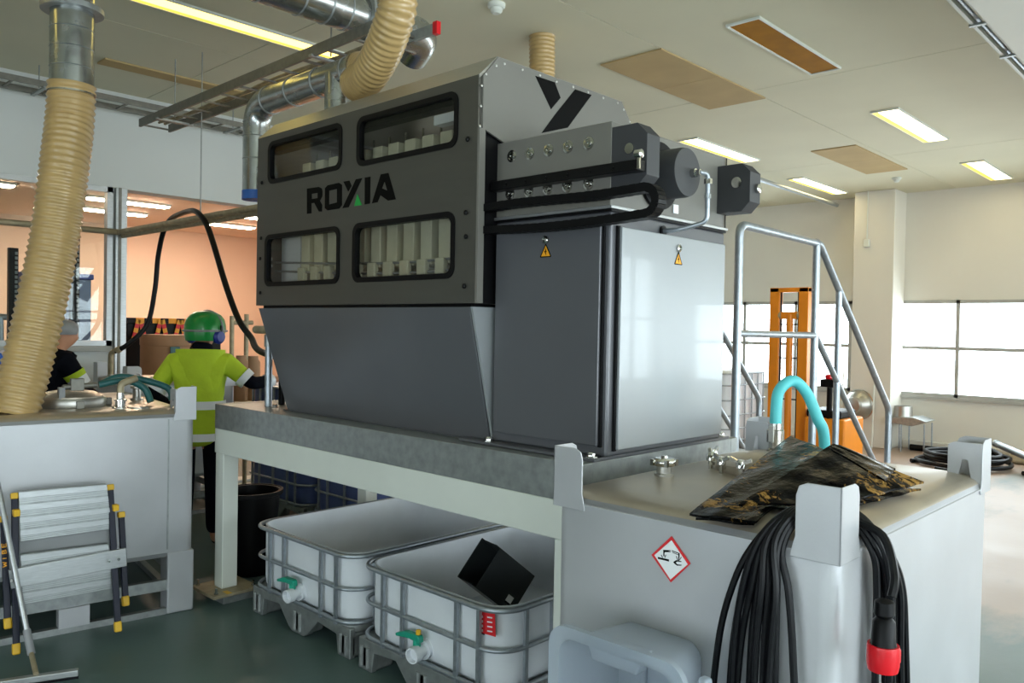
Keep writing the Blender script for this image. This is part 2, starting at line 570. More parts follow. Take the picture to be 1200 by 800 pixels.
# left wall, Y = 8, with long glazing (left) and open gateway (right)
zw0, zw1 = 1.46, 2.95
wall_left = wall_with_band('wall_left', 'Y', YL, .2, XB-.2, XW+.25, ZC+.02, [(-2.0, 2.9, zw0, zw1), (3.03, 6.2, .02, zw1)], M['wallL'])
window(wn, 'Y', YL, -2.0, 2.9, zw0, zw1, 3, None, m='alu', fr=.05); wn += 1
t3 = struct(box('trim_3', M['alu'], None, 2.915, 3.02, YL-.05, YL+.1, 0.0, zw1, .006))
box('trim_groove', M['galvdk'], t3, 2.94, 2.965, YL-.056, YL-.05, 0.0, zw1)
struct(box('trim_4', M['frame'], None, -2.0, 2.87, YL-.09, YL, zw0-.05, zw0+.0, .004))
# the next hall
struct(box('wall_hall_back', M['peach'], None, -4, 10, 14.6, 14.8, 0, 3.35))
struct(box('wall_hall_left', M['peach'], None, -4.1, -3.9, 8.2, 14.6, 0, 3.35))
struct(box('wall_hall_right', M['peach'], None, 9.9, 10.1, 8.2, 14.6, 0, 3.35))
struct(box('ceiling_hall', M['peach'], None, -4, 10, 8.2, 14.8, 3.35, 3.45))

# ------------------------------------------------------------------ ceiling lights and boards
def ceiling_light(x0, x1, y0, y1, label, lit, group='recessed ceiling lights', lm='lamp'):
    o = thing('ceiling_light', label, 'light', ((x0+x1)/2, (y0+y1)/2, ZC-.02), group=group)
    lp = [[(x0-.012, y0-.012, ZC-.018), (x1+.012, y0-.012, ZC-.018), (x1+.012, y1+.012, ZC-.018), (x0-.012, y1+.012, ZC-.018)],
          [(x0, y0, ZC-.018), (x1, y0, ZC-.018), (x1, y1, ZC-.018), (x0, y1, ZC-.018)]]
    MB().plate(lp, (0, 0, .018)).build('light_frame', M['white'], o)
    if lit:
        box('diffuser', M[lm], o, x0, x1, y0, y0+(y1-y0)*.78, ZC-.012, ZC)
        box('reflector', M['lampside'], o, x0, x1, y0+(y1-y0)*.78, y1, ZC-.014, ZC)
    else:
        box('diffuser', M['amber'], o, x0, x1, y0, y1, ZC-.008, ZC)
    return o
ceiling_light(5.14, 6.53, 2.63, 2.86, 'unlit amber recessed ceiling light in front of the brown board', False)
ceiling_light(8.05, 9.63, 2.68, 2.92, 'lit yellow ceiling light nearer the machine than the other in its row', True)
ceiling_light(7.90, 9.38, 4.75, 4.98, 'lit ceiling light right above the grey chamfered beam end of the machine', True)
ceiling_light(10.82, 12.37, 4.82, 5.04, 'lit ceiling light next to the thin ceiling tube by the pillar', True)
ceiling_light(11.1, 12.53, 2.68, 2.93, 'lit ceiling light close to the far window wall', True)
ceiling_light(2.0, 3.75, 5.42, 5.6, 'long bright strip light beside the cable ladder and ducts', True, lm='lampy')
ceiling_light(-.3, 1.3, 5.42, 5.6, 'strip light above the stainless tank with hose', True, lm='lampy')
def board(x0, x1, y0, y1, label):
    o = thing('ceiling_board', label, 'board', ((x0+x1)/2, (y0+y1)/2, ZC-.012))
    xm = (x0+x1)/2
    box('board_half', M['board'], o, x0, xm-.002, y0, y1, ZC-.012, ZC)
    box('board_half', M['board'], o, xm+.002, x1, y0, y1, ZC-.012, ZC)
    return o
board(5.23, 6.95, 3.47, 4.05, 'large brown board covering a ceiling opening beside the unlit amber light')
board(9.33, 11.09, 3.55, 4.07, 'brown board in the ceiling next to the smoke detector')
b3 = box('ceiling_board', M['board'], None, 2.48, 3.77, 7.02, 7.2, ZC-.015, ZC)
tag(b3, 'narrow brown board in the ceiling above the wall cable ladder', 'board')
for (x, y, lb) in ((3.81, 3.83, 'small white ceiling detector above the machine roof'), (11.63, 3.86, 'small white ceiling detector near the pillar')):
    o = thing('smoke_detector', lb, 'detector', (x, y, ZC))
    MB().lathe([(.06, 0), (.06, -.02), (.05, -.03)], (x, y, ZC)).build('base', M['white'], o)
    MB().lathe([(.04, -.03), (.04, -.05), (.025, -.065)], (x, y, ZC)).build('sensor_head', M['white'], o)
# hall lamps
HL = [(4.38, 11.5, 'seen just right of the steel post'), (6.2, 11.5, 'seen between the black hose and the machine'), (2.4, 11.3, 'seen left of the ribbed hose'), (4.55, 12.7, 'of the rear row, behind the steel post'), (6.4, 12.8, 'of the rear row, above the black hose'), (4.3, 10.2, 'of the front row, close to the gateway')]
for x, y, w_ in HL:
    o = thing('hall_strip_light', 'lit fluorescent strip in the peach hall, '+w_, 'light', (x, y, 3.33), group='strip lights in the peach hall')
    box('light_housing', M['white'], o, x-.55, x+.55, y-.11, y+.11, 3.32, 3.35)
    box('diffuser', M['lampw'], o, x-.53, x+.53, y-.09, y+.09, 3.305, 3.32)

# ceiling tube by the pillar; cable trunking at the top right
pipe('ceiling_tube', M['galvp'], None, [(8.6, 5.06, 3.74), (12.6, 5.06, 3.70)], .03)
tag(bpy.data.objects['ceiling_tube'], 'thin metal tube under the ceiling running toward the pillar', 'tube')
tr = thing('cable_trunking', 'white cable trunking with conduits along the ceiling beam', 'trunking', (7, 1.3, 3.6))
box('trunking_channel', M['wall'], tr, 3.5, 12.9, 1.25, 1.33, 3.62, 3.72)
box('trunking_lip', M['white'], tr, 3.5, 12.9, 1.40, 1.42, 3.60, 3.66)
for k in range(2): pipe('conduit', M['galvp'], tr, [(3.5, 1.35+.035*k, 3.63), (12.9, 1.35+.035*k, 3.63)], .012, 8)
for k in range(12): box('clip', M['galv'], tr, 4+.75*k, 4.03+.75*k, 1.25, 1.43, 3.59, 3.605)
for k in range(12): box('hanger', M['galv'], tr, 4+.75*k, 4.02+.75*k, 1.28, 1.30, 3.60, ZC)
bm_ = box('trim_5', M['wall'], None, 3.0, XW, .9, 1.24, 3.45, ZC, .01); struct(bm_)

# ================================================================== FILTER PRESS MACHINE
XF = 2.33                     # plane of the front panel and table front
mc = thing('filter_press', 'large grey filter press machine with windowed cover on a raised table', 'machine', (2.9, 3.1, 1.2))
y0m, y1m, zb, zt_ = 2.44, 4.25, 1.80, 2.75
wins = [(3.773, 2.594, .712, .232), (2.924, 2.589, .726, .236), (3.789, 2.050, .727, .286), (2.940, 2.051, .740, .286)]
def panel_loops(x, out=[(y0m, zb), (y1m, zb), (y1m, zt_), (y0m, zt_)]):
    lp = [[(x, a, b) for a, b in out]]
    for (cy, cz, w, h) in wins: lp.append([(x, a, b) for a, b in rrect(cy, cz, w, h, .05, 5)])
    return lp
fp = MB().plate(panel_loops(XF), (.02, 0, 0)).build('front_panel', M['front'], mc)
MB().plate(panel_loops(3.40), (.012, 0, 0)).build('rear_panel', M['steelp'], mc)
for (cy, cz, w, h) in wins:
    a = [(XF-.006, p, q) for p, q in rrect(cy, cz, w+.004, h+.004, .05, 6)]
    b = [(XF-.006, p, q) for p, q in rrect(cy, cz, w-.044, h-.044, .035, 6)]
    wd = MB().plate([a, b], (.03, 0, 0)).build('window_gasket', M['black'], mc)
    MB().plate([[(XF+.008, p, q) for p, q in rrect(cy, cz, w-.03, h-.03, .04, 5)]], (.005, 0, 0)).build('pane', M['glassd'], wd)
# small screws on the front panel
for (px, py) in ((548, 163), (546, 249), (546, 277), (544, 335), (307, 214), (306, 279), (305, 303), (305, 343)):
    p = P(px, py, X=XF-.004)
    MB().lathe([(.011, 0), (.011, .004), (.006, .008)], p, (-1, 0, 0), 12).build('screw', M['blackm'], mc)
# right edge return of the front panel
box('panel_return', M['steelp'], mc, XF, 2.365, y0m-.012, y0m, zb, 2.53)
# roof: faceted cover front chamfer, flat top, rear chamfer
prof = [(XF, zt_), (2.435, 2.85), (3.32, 2.85), (3.405, 2.755)]
rf = MB()
t_ = .012
prof_in = [(x+.004 if i < 2 else x-.004, z-t_) for i, (x, z) in enumerate(prof)]
rf.prism([(x, y0m-.004, z) for x, z in prof]+[(x, y0m-.004, z) for x, z in prof_in[::-1]], (0, y1m-y0m+.008, 0))
rf.build('roof', M['sstl'], mc)
# gable side panel at the near end with the Y mark
gab = [(XF+.02, 2.53), (XF+.02, zt_), (2.435, 2.846), (3.32, 2.846), (3.40, 2.755), (3.40, 2.45), (2.62, 2.45)]
MB().prism([(x, y0m, z) for x, z in gab], (0, -.01, 0)).build('side_panel', M['steelp'], mc)
gab2 = [(XF+.02, zb), (XF+.02, zt_), (2.435, 2.846), (3.32, 2.846), (3.40, 2.755), (3.40, zb)]
MB().prism([(x, y1m, z) for x, z in gab2], (0, -.01, 0)).build('side_panel', M['steelp'], mc)
MB().box(2.366, 3.40, y0m+.01, y0m+.025, 1.80, 2.53).build('end_bulkhead', M['black'], mc)
# rivets around the gable
for (qx, qy) in ((236, 97), (292, 84), (412, 123), (530, 161), (640, 203), (751, 239), (851, 275), (953, 313), (1048, 346), (1090, 391), (1130, 470), (168, 153), (140, 230), (134, 367), (127, 502)):
    p = P(540+qx*.175, 60+qy*.175, Y=y0m-.01)
    MB().lathe([(.0065, 0), (.006, .003), (.003, .005)], p, (0, -1, 0), 10).build('rivet', M['sstl'], mc)
# Y mark
def decal(name, pix, k, ox, oy, material, parent, X=None, Y=None, th=.0016, holes=()):
    def cv(l): return [P(ox+a*k, oy+b*k, X=X, Y=Y) for a, b in l]
    e = (-th, 0, 0) if X is not None else (0, -th, 0)
    return MB().plate([cv(pix)]+[cv(h) for h in holes], e).build(name, material, parent)
for q in ([(498, 165), (628, 208), (667, 312), (603, 388)], [(765, 255), (875, 293), (715, 512), (540, 548), (625, 430)]):
    decal('side_mark', q, .175, 540, 60, M['blackprint'], mc, Y=y0m-.0102)
# front lettering
K = 140/1200
LET = [
 ('letter_r', [(170, 265), (290, 248), (318, 262), (324, 290), (324, 340), (300, 388), (322, 428), (320, 495), (290, 495), (244, 408), (215, 413), (215, 513), (170, 519)], [[(218, 318), (278, 308), (278, 360), (218, 370)]]),
 ('letter_o', [(352, 262), (378, 232), (492, 207), (522, 226), (522, 430), (495, 466), (378, 484), (350, 460)], [[(392, 287), (472, 268), (472, 404), (392, 425)]]),
 ('letter_x', [(537, 195), (598, 185), (618, 237), (585, 295)], []),
 ('letter_x', [(662, 172), (725, 160), (588, 452), (527, 462)], []),
 ('letter_i', [(752, 155), (808, 145), (803, 415), (750, 425)], []),
 ('letter_a', [(912, 122), (988, 108), (1063, 373), (985, 386), (908, 330), (880, 402), (823, 413)], [[(950, 190), (978, 285), (925, 262)]])]
for n, q, h in LET: decal(n, q, K, 340, 190, M['blackprint'], mc, X=XF-.0002, holes=h)
decal('logo_accent', [(676, 320), (723, 430), (646, 441)], K, 340, 190, M['greenprint'], mc, X=XF-.0002, ).__setitem__('label', 'green triangle of the logo')

# filter plates inside
for k in range(11):
    y = 2.585+.128*k
    p = MB().box(2.43, 3.2, y, y+.08, 1.985, 2.585).build('filter_plate', M['plate'], mc, .006)
    MB().box(2.40, 2.43, y+.008, y+.072, 1.935, 2.01).build('plate_foot', M['plate'], p, .008)
    MB().cyl((2.46, y-.022, 2.52), (2.46, y-.022, 2.63), .006, 8).build('plate_pin', M['chrome'], p)
box('cross_beam', M['hdpe'], mc, 2.38, 2.43, 2.56, 2.78, 2.60, 2.645, .004)
box('inner_panel', M['hdpe'], mc, 2.46, 2.47, 4.0, 4.2, 1.88, 2.5)
box('inner_rail', M['blackm'], mc, 2.38, 2.44, 2.46, 4.22, 2.67, 2.72)
box('inner_rail', M['sstl'], mc, 2.37, 3.38, 2.46, 4.22, 1.83, 1.85)
MB().cyl((2.45, 4.0, 2.5), (2.45, 3.84, 2.5), .022, 14).build('inner_fitting', M['grey'], mc)
MB().cyl((2.40, 3.93, 2.5), (2.50, 3.93, 2.5), .035, 14).build('inner_fitting', M['grey'], mc)
for z in (2.05, 2.0): pipe('inner_hose', M['grey'], mc, spline([(2.42, 4.2, z), (2.42, 3.6, z-.03), (2.42, 3.0, z-.05), (2.42, 2.5, z-.04)]), .006, 8)
# skirt: hopper below the cover
zs0 = 1.205
top = [(XF+.004, 2.476), (XF+.004, 4.23), (3.38, 4.23), (3.38, 2.476)]
bot = [(2.468, 2.476), (2.468, 4.13), (3.30, 4.13), (3.30, 2.476)]
MB().add([(x, y, 1.785) for x, y in top]+[(x, y, zs0) for x, y in bot], [(0, 1, 2, 3), (7, 6, 5, 4), (0, 4, 5, 1), (1, 5, 6, 2), (2, 6, 7, 3), (3, 7, 4, 0)]).build('skirt', M['steeld'], mc, .003)
MB().prism([(XF+.004, 2.470, 1.785), (2.474, 2.470, 1.785), (2.474, 2.470, zs0)], (0, -.012, 0)).build('skirt_gusset', M['cab'], mc)
box('drip_gap', M['black'], mc, XF+.03, 3.36, 2.49, 4.22, 1.785, 1.80)
# base plates + bolts on the table
box('base_plate', M['steeld'], mc, 2.40, 3.42, 1.85, 2.60, 1.2, 1.213, .002)
box('base_plate', M['steeld'], mc, 2.46, 3.36, 2.60, 4.16, 1.2, 1.206)
def hexbolt(p, ax=(0, 0, 1), r=.016, parent=mc):
    MB().lathe([(r*1.5, 0), (r*1.5, .004), (r, .004), (r, .016), (r*.8, .02)], p, ax, 6).build('bolt', M['chrome'], parent)
for (x, y) in ((2.43, 2.44), (2.425, 1.885), (3.385, 1.875), (2.43, 4.2)): hexbolt((x, y, 1.213))

# electrical cabinet at the near end
cx0, cx1, cy0, cy1, cz0, cz1 = 2.46, 3.32, 1.84, 2.455, 1.213, 2.148
MB().box(cx0, cx1, cy0, cy1, cz0, cz1).build('cabinet_body', M['steeld'], mc, .012, 3)
d1 = MB().box(cx0-.022, cx0, 1.872, 2.428, 1.255, 2.10).build('cabinet_door', M['steeld'], mc, .004)
d2 = MB().box(2.502, 3.285, cy0-.024, cy0, 1.24, 2.09).build('cabinet_door', M['cab'], mc, .004)
MB().box(2.492, 2.506, cy0-.012, cy0, 1.235, 2.095).build('door_gasket', M['black'], d2)
MB().box(cx0-.012, cx0, 1.862, 1.874, 1.25, 2.10).build('door_gasket', M['black'], d1)
def lock_and_sign(p, ax, d, lockz, signz):
    a = Vector(ax)
    MB().lathe([(.016, 0), (.016, .008), (.010, .012), (.010, .006), (.004, .006)], (p[0], p[1], lockz), ax, 16).build('lock', M['chrome'], d)
    s = a.cross(Vector((0, 0, 1)))
    c = Vector((p[0], p[1], signz))
    w = .028
    sg = MB().prism([c-s*w-V(0, 0, .02), c+s*w-V(0, 0, .02), c+V(0, 0, .03)], a*.0015).build('warning_sign', M['yelprint'], d)
    c2 = c+a*.0016
    bolt_ = [c2+V(0, 0, .018)+s*.003, c2-s*.006+V(0, 0, -.001), c2-s*.001, c2-s*.003-V(0, 0, .014), c2+s*.007+V(0, 0, .003), c2+s*.001+V(0, 0, .003)]
    MB().prism(bolt_, a*.001).build('sign_print', M['blackprint'], sg)
    for q in ((c2-s*w-V(0, 0, .02), c2+s*w-V(0, 0, .02)), (c2+s*w-V(0, 0, .02), c2+V(0, 0, .03)), (c2+V(0, 0, .03), c2-s*w-V(0, 0, .02))):
        MB().bar(q[0], q[1], .004, .001, up=a).build('sign_border', M['blackprint'], sg)
pl = P(640, 281, X=cx0-.022); ps = P(639, 295, X=cx0-.022)
lock_and_sign((cx0-.022, pl.y), (-1, 0, 0), d1, pl.z, ps.z)
pl = P(795, 291, Y=cy0-.024); ps = P(795, 304, Y=cy0-.024)
lock_and_sign((pl.x, cy0-.024), (0, -1, 0), d2, pl.z, ps.z)
# ledge lip on top of the cabinet, black sill
box('cabinet_lip', M['alu'], mc, cx0-.014, cx1+.006, cy0-.012, 2.452, 2.156, 2.168, .002)
box('lip_black_strip', M['black'], mc, cx0-.006, cx1, cy0-.006, 2.452, 2.146, 2.156)
# press head
MB().box(cx0, cx1, cy0+.004, 2.454, 2.168, 2.487).build('press_head', M['steelp'], mc, .004)
for row, pts in ((0, ((600, 183), (621, 180), (643, 176), (666, 172), (690, 168))), (1, ((598, 227), (620, 224), (642, 221), (665, 218), (690, 215)))):
    for (px, py) in pts:
        p = P(px, py, X=cx0)
        sc = MB().lathe([(.026, 0), (.026, .003), (.018, .004), (.018, .001), (.012, .001), (.012, .008), (.006, .008), (.006, .003)], p, (-1, 0, 0), 16).build('head_bolt', M['chrome'], mc)
# tie beam ends (chamfered boxes)
def tie(xa, xb, ya, yb, za, zb_, cut):
    pg = [(ya, za), (yb+cut, za), (yb, za+cut), (yb, zb_-cut), (yb+cut, zb_), (ya, zb_)]
    o = MB().prism([(xa, a, b) for a, b in pg], (xb-xa, 0, 0)).build('tie_beam_end', M['steelk'], mc, .002)
    return o
t1 = tie(2.462, 2.545, 1.85, 1.685, 2.222, 2.462, .045)
t2 = tie(3.25, 3.345, 1.85, 1.685, 2.228, 2.438, .04)
MB().lathe([(.02, 0), (.02, .006), (.012, .006)], P(738, 174, X=2.462), (-1, 0, 0), 16).build('pin', M['chrome'], t1)
MB().lathe([(.024, 0), (.024, .010), (.012, .012)], P(864, 214, X=3.25), (-1, 0, 0), 16).build('pin', M['chrome'], t2)
MB().lathe([(.02, 0), (.02, .014), (.012, .018)], (3.31, 1.685, 2.33), (0, -1, 0), 12).build('pin', M['chrome'], t2)
box('head_joint', M['blackm'], mc, 3.316, 3.322, 1.838, 1.842, 2.17, 2.485)
# slide rail and cable chain along the head
sr = MB().box(2.41, 2.46, 1.69, 2.44, 2.276, 2.316).build('slide_rail', M['blackm'], mc, .003)
for k in range(6): MB().lathe([(.007, 0), (.007, .004)], (2.41, 1.8+.11*k, 2.296), (-1, 0, 0), 10).build('rail_screw', M['blackm'], sr)
MB().lathe([(.016, 0), (.016, .025), (.008, .03)], (2.40, 1.69, 2.33), (0, -1, 0), 10).build('rail_lug', M['chrome'], sr)
MB().box(2.395, 2.405, 1.672, 1.682, 2.276, 2.33).build('rail_lug', M['chrome'], sr)
zA, zB_, yE = 2.20, 2.108, 1.625
path = [(2.385, 2.44, zA)]+[(2.385, 2.44-(2.44-yE)*k/40, zA+.004*math.sin(k/6)) for k in range(1, 41)]
rad = (zA-zB_)/2
path += [(2.385, yE-rad*math.sin(a), (zA+zB_)/2+rad*math.cos(a)) for a in [PI*k/12 for k in range(1, 12)]]
path += [(2.385, yE+(2.44-yE)*k/40, zB_-.012*math.sin(PI*k/40)) for k in range(0, 41)]
# links of the chain, each its own piece
for k in range(0, len(path)-1):
    a, b = Vector(path[k]), Vector(path[k+1])
    if (b-a).length < 1e-4: continue
    d = (b-a)
    MB().bar(a-d*.08, b+d*.08, .032 if k % 2 else .030, .05, up=(1, 0, 0.001)).build('chain_link', M['black'], mc)
# hydraulic cylinder end
cyc = P(785, 207, Y=1.84)
cyf = P(801, 206, Y=1.70)
ctr = Vector(((cyc.x+cyf.x)/2-.025, 1.84, (cyc.z+cyf.z)/2+.005))
MB().lathe([(.136, 0), (.136, .012), (.10, .012)], ctr, (0, -1, 0), 40).build('cylinder_flange', M['black'], mc)
cy_ = MB().lathe([(.098, 0), (.098, .12), (.094, .136)], ctr, (0, -1, 0), 40).build('cylinder', M['steelk'], mc)
fe = ctr+V(0, -.136, 0)
MB().lathe([(.018, 0), (.018, .02), (.012, .02), (.012, .04)], fe+V(.03, 0, .0), (0, -1, 0), 8).build('cylinder_fitting', M['chrome'], cy_)
q0 = fe+V(.03, -.045, 0)
q3 = V(ctr.x+.035, 1.835, 2.105)
hp = fillet([q0+V(0, .01, 0), q0+V(.045, -.002, 0), q0+V(.05, .0, -.19), V(q3.x+.0, 1.76, 2.105), q3], .028)
pipe('hydraulic_pipe', M['galvp'], cy_, hp, .0095, 12)
MB().lathe([(.016, 0), (.016, .02)], q0+V(.05, 0, -.02), (0, 0, -1), 6).build('pipe_nut', M['chrome'], cy_)
MB().lathe([(.013, 0), (.013, .018)], q0+V(.05, 0, -.08), (0, 0, -1), 6).build('pipe_nut', M['galv'], cy_)
MB().lathe([(.022, 0), (.022, .005), (.012, .005)], q3, (0, -1, 0), 20).build('pipe_grommet', M['black'], cy_)
p = P(791, 245, Y=1.843)
box('type_label', M['whiteprint'], mc, p.x-.019, p.x+.019, 1.838, 1.842, p.z-.018, p.z+.018)
# vertical pipe, valves and fittings at the far end of the machine
mf = [('manifold_pipe', M['galvp'], [(2.50, 4.40, 1.2), (2.50, 4.40, 1.60)], .022),
      ('manifold_pipe', M['black'], [(2.62, 4.45, 1.2), (2.62, 4.45, 1.78)], .02),
      ('manifold_pipe', M['galvp'], [(2.50, 4.40, 1.62), (2.56, 4.24, 1.62)], .018),
      ('manifold_pipe', M['rust'], [(2.50, 4.56, 1.66), (2.50, 4.35, 1.66)], .024),
      ('manifold_pipe', M['galvp'], [(2.9, 4.60, 1.2), (2.9, 4.60, 1.75)], .03)]
for n, mt_, pts, r_ in mf: pipe(n, mt_, mc, pts, r_, 14)
MB().lathe([(.028, 0), (.028, .07), (.02, .075)], (2.50, 4.40, 1.56), (0, 0, 1), 14).build('valve', M['galv'], mc)
for (px, py) in ((297, 305), (297, 313)):
    p = P(px, py, X=2.40)
    MB().lathe([(.012, -.03), (.012, .0), (.018, 0), (.018, .02)], (2.40, 4.25, p.z), (0, 1, 0), 12).build('hinge_knob', M['chrome'], mc)
MB().lathe([(.016, 0), (.016, .04)], (2.40, 4.25, P(293, 301, X=2.4).z), (0, 1, 0), 12).build('hinge_knob', M['black'], mc)
box('side_motor', M['blackm'], mc, 2.42, 2.50, 4.26, 4.31, 1.70, 1.83, .01)

# ================================================================== TABLE
tb = thing('support_table', 'white steel table with galvanised frame carrying the machine', 'table', (2.95, 3.28, 0))
tx0, tx1, ty0, ty1 = 2.33, 3.50, 1.85, 4.735
for (a, b, c, d) in ((tx0, tx0+.06, ty0, ty1), (tx1-.06, tx1, ty0, ty1), (tx0+.06, tx1-.06, ty0, ty0+.06), (tx0+.06, tx1-.06, ty1-.06, ty1)):
    MB().box(a, b, c, d, 1.05, 1.2).build('galvanised_channel', M['galv'], tb, .003)
MB().box(tx0+.06, tx1-.06, ty0+.06, ty1-.06, 1.185, 1.198).build('deck_plate', M['galv'], tb)
for (a, b, c, d) in ((tx0, tx0+.1, ty0+.03, ty1), (tx1-.1, tx1, ty0+.03, ty1), (tx0+.1, tx1-.1, ty1-.1, ty1), (tx0+.1, tx1-.1, ty0+.03, ty0+.13)):
    MB().box(a, b, c, d, .90, 1.05).build('beam', M['white'], tb, .006)
for (x, y) in ((tx0+.005, ty1-.105), (tx0+.005, ty0+.035), (tx1-.105, ty1-.105), (tx1-.105, ty0+.035)):
    lg = MB().box(x, x+.1, y, y+.1, .075, .90).build('leg', M['white'], tb, .006)
    fpx = MB().box(x-.10, x+.2, y-.10, y+.2, .055, .075).build('foot_plate', M['rust'], lg, .003)
    MB().box(x-.02, x+.18, y-.06, y+.16, .0, .055).build('foot_block', M['galv'], lg, .003)
    for sx in (-.07, .17):
        for sy in (-.07, .17):
            MB().lathe([(.014, 0), (.014, .012), (.008, .012), (.008, .035)], (x+sx, y+sy, .075), (0, 0, 1), 6).build('anchor_bolt', M['chrome'], lg)
p = P(253, 693, Z=.076)
MB().box(2.315, 2.345, 4.52, 4.58, .0765, .0785).build('yellow_tape', M['yellow'], tb)

# ================================================================== TANKS
def make_tank(name, label, loc, rz, L, Wd, zf=.36, zl=1.145, ztop=1.192, seam=None, group=None):
    """stainless transport tank, local origin at the base centre"""
    o = thing(name, label, 'tank', loc, rz, group, local=True)
    layers = []
    def lay(ins, z, r): layers.append([(a, b, z) for a, b in rrect(0, 0, L-2*ins, Wd-2*ins, r, 6)])
    lay(.03, zf-.03, .05); lay(.004, zf, .05); lay(.002, zl-.006, .05); lay(-.002, zl-.005, .05); lay(-.002, zl, .05); lay(.002, zl+.002, .05)
    lay(.008, zl+.018, .055); lay(.02, zl+.03, .06); lay(.045, ztop-.008, .07); lay(.08, ztop, .08)
    b = MB()
    n = len(layers[0])
    vs = [p for l in layers for p in l]
    fs = [(i*n+k, i*n+(k+1) % n, (i+1)*n+(k+1) % n, (i+1)*n+k) for i in range(len(layers)-1) for k in range(n)]
    split = 6
    b.add(vs, fs[:split*n] + [list(range(n))[::-1]])
    bd = b.build('body', M['tank'], o)
    bt = MB().add(vs[split*n-n:], [tuple(i-(split-1)*n for i in f) for f in fs[(split-1)*n:]]+[[len(layers)*n-n+k-(split-1)*n for k in range(n)]])
    bt.build('top', M['tanktop'], o)
    # feet and pallet rails
    for sx in (-1, 1):
        for sy in (-1, 1):
            x, y = sx*(L/2-.075), sy*(Wd/2-.075)
            MB().box(x-.075, x+.075, y-.075, y+.075, 0, zf).build('foot', M['tank'], o, .01)
    for sy in (-1, 1):
        y = sy*(Wd/2-.03)
        MB().box(-L/2+.14, L/2-.14, y-.02, y+.02, .0, .035).build('rail', M['galv'], o)
        MB().box(-L/2+.14, L/2-.14, y-.02, y+.02, .14, .20).build('rail', M['galv'], o)
        MB().box(-.075, .075, y-.04, y+.04, .035, .14).build('centre_block', M['tank'], o)
    for sx in (-1, 1):
        x = sx*(L/2-.03)
        MB().box(x-.02, x+.02, -Wd/2+.14, Wd/2-.14, .0, .035).build('rail', M['galv'], o)
        MB().box(x-.02, x+.02, -Wd/2+.14, Wd/2-.14, .14, .20).build('rail', M['galv'], o)
    # corner brackets: bent plates standing on the corners
    for sx in (-1, 1):
        for sy in (-1, 1):
            h0, h1, w, t = zl-.02, zl+.175, .118, .005
            cxx, cyy = sx*(L/2+.004), sy*(Wd/2+.004)
            br = MB()
            def face(ax):
                pts = []
                prof_ = [(-.012, h0), (-.012, h1-.0), (w-.03, h1), (w-.008, h1-.01), (w, h1-.035), (w, h0+.055), (w+.012, h0+.01), (w+.012, h0)]
                for u_, z in prof_:
                    u_ = max(u_, 0)
                    pts.append((cxx-sx*u_, cyy, z) if ax == 0 else (cxx, cyy-sy*u_, z))
                br.prism(pts, (0, -sy*t, 0) if ax == 0 else (-sx*t, 0, 0))
            face(0); face(1)
            bo = br.build('corner_bracket', M['tank'], o, .002)
            # inner plates with a tapered notch close the bracket into a post
            g = MB()
            for ax in (1,):
                a0, a1, am = .004, w-.002, w/2
                z0, z2 = zl+.008, h1-.012
                pts = [(a0, z0), (am-.026, z0), (am-.010, h1-.075), (am+.010, h1-.075), (am+.026, z0), (a1, z0), (a1, z2-.012), (a1-.02, z2), (a0, z2)]
                if ax == 0: g.prism([(cxx-sx*u_, cyy-sy*(w-.004), z) for u_, z in pts], (0, -sy*.004, 0))
                else: g.prism([(cxx-sx*(w-.004), cyy-sy*u_, z) for u_, z in pts], (-sx*.004, 0, 0))
            if sx > 0: g.build('bracket_inner_plate', M['tank'], bo)
    if seam is not None:
        for s_ in seam: MB().box(s_-.004, s_+.004, -Wd/2-.0015, -Wd/2+.003, zf+.02, zl-.01).build('weld_seam', M['galv'], o)
    return o
# right tank
TR = make_tank('stainless_tank', 'stainless steel tank with black bags, coiled cable and corrosive sign', (2.705, 1.2375, 0), 0, 1.41, .925)
# left tank, turned slightly
rzL = R(-8.5)
LL, LW = 1.26, 1.41
cL = Vector((2.152, 4.615, 0))+Matrix.Rotation(rzL, 3, 'Z') @ Vector((-LL/2, LW/2, 0))
TL = make_tank('stainless_tank', 'stainless steel tank behind the folded steps, ribbed hose on top', tuple(cL), rzL, LL, LW, seam=(.48,))
# third tank in the gateway behind
T3 = make_tank('stainless_tank', 'brownish stainless tank in the gateway in front of the fibre drum', (3.14, 7.36, 0), R(-3), .94, .9)
def mark_holder(tank, p):           # world point into the tank's local space
    return tank.matrix_basis.inverted() @ Vector(p)
ZT = 1.192
r3 = [mark_holder(T3, p) for p in ((2.745, 7.57, 1.17), (2.745, 7.57, 1.41), (2.79, 7.52, 1.44))]
MB().tube(fillet(r3, .04), .024, 14).build('riser_pipe', M['rust'], T3)
MB().lathe([(.045, 0), (.045, .012), (.028, .014), (.028, .03)], r3[0]+V(0, 0, .018), n=20).build('riser_flange', M['sstl'], T3)
MB().lathe([(.028, -.02), (.03, -.01), (.03, .02), (.026, .025)], r3[2], r3[2]-r3[1], 16).build('hose_coupling', M['rust'], T3)
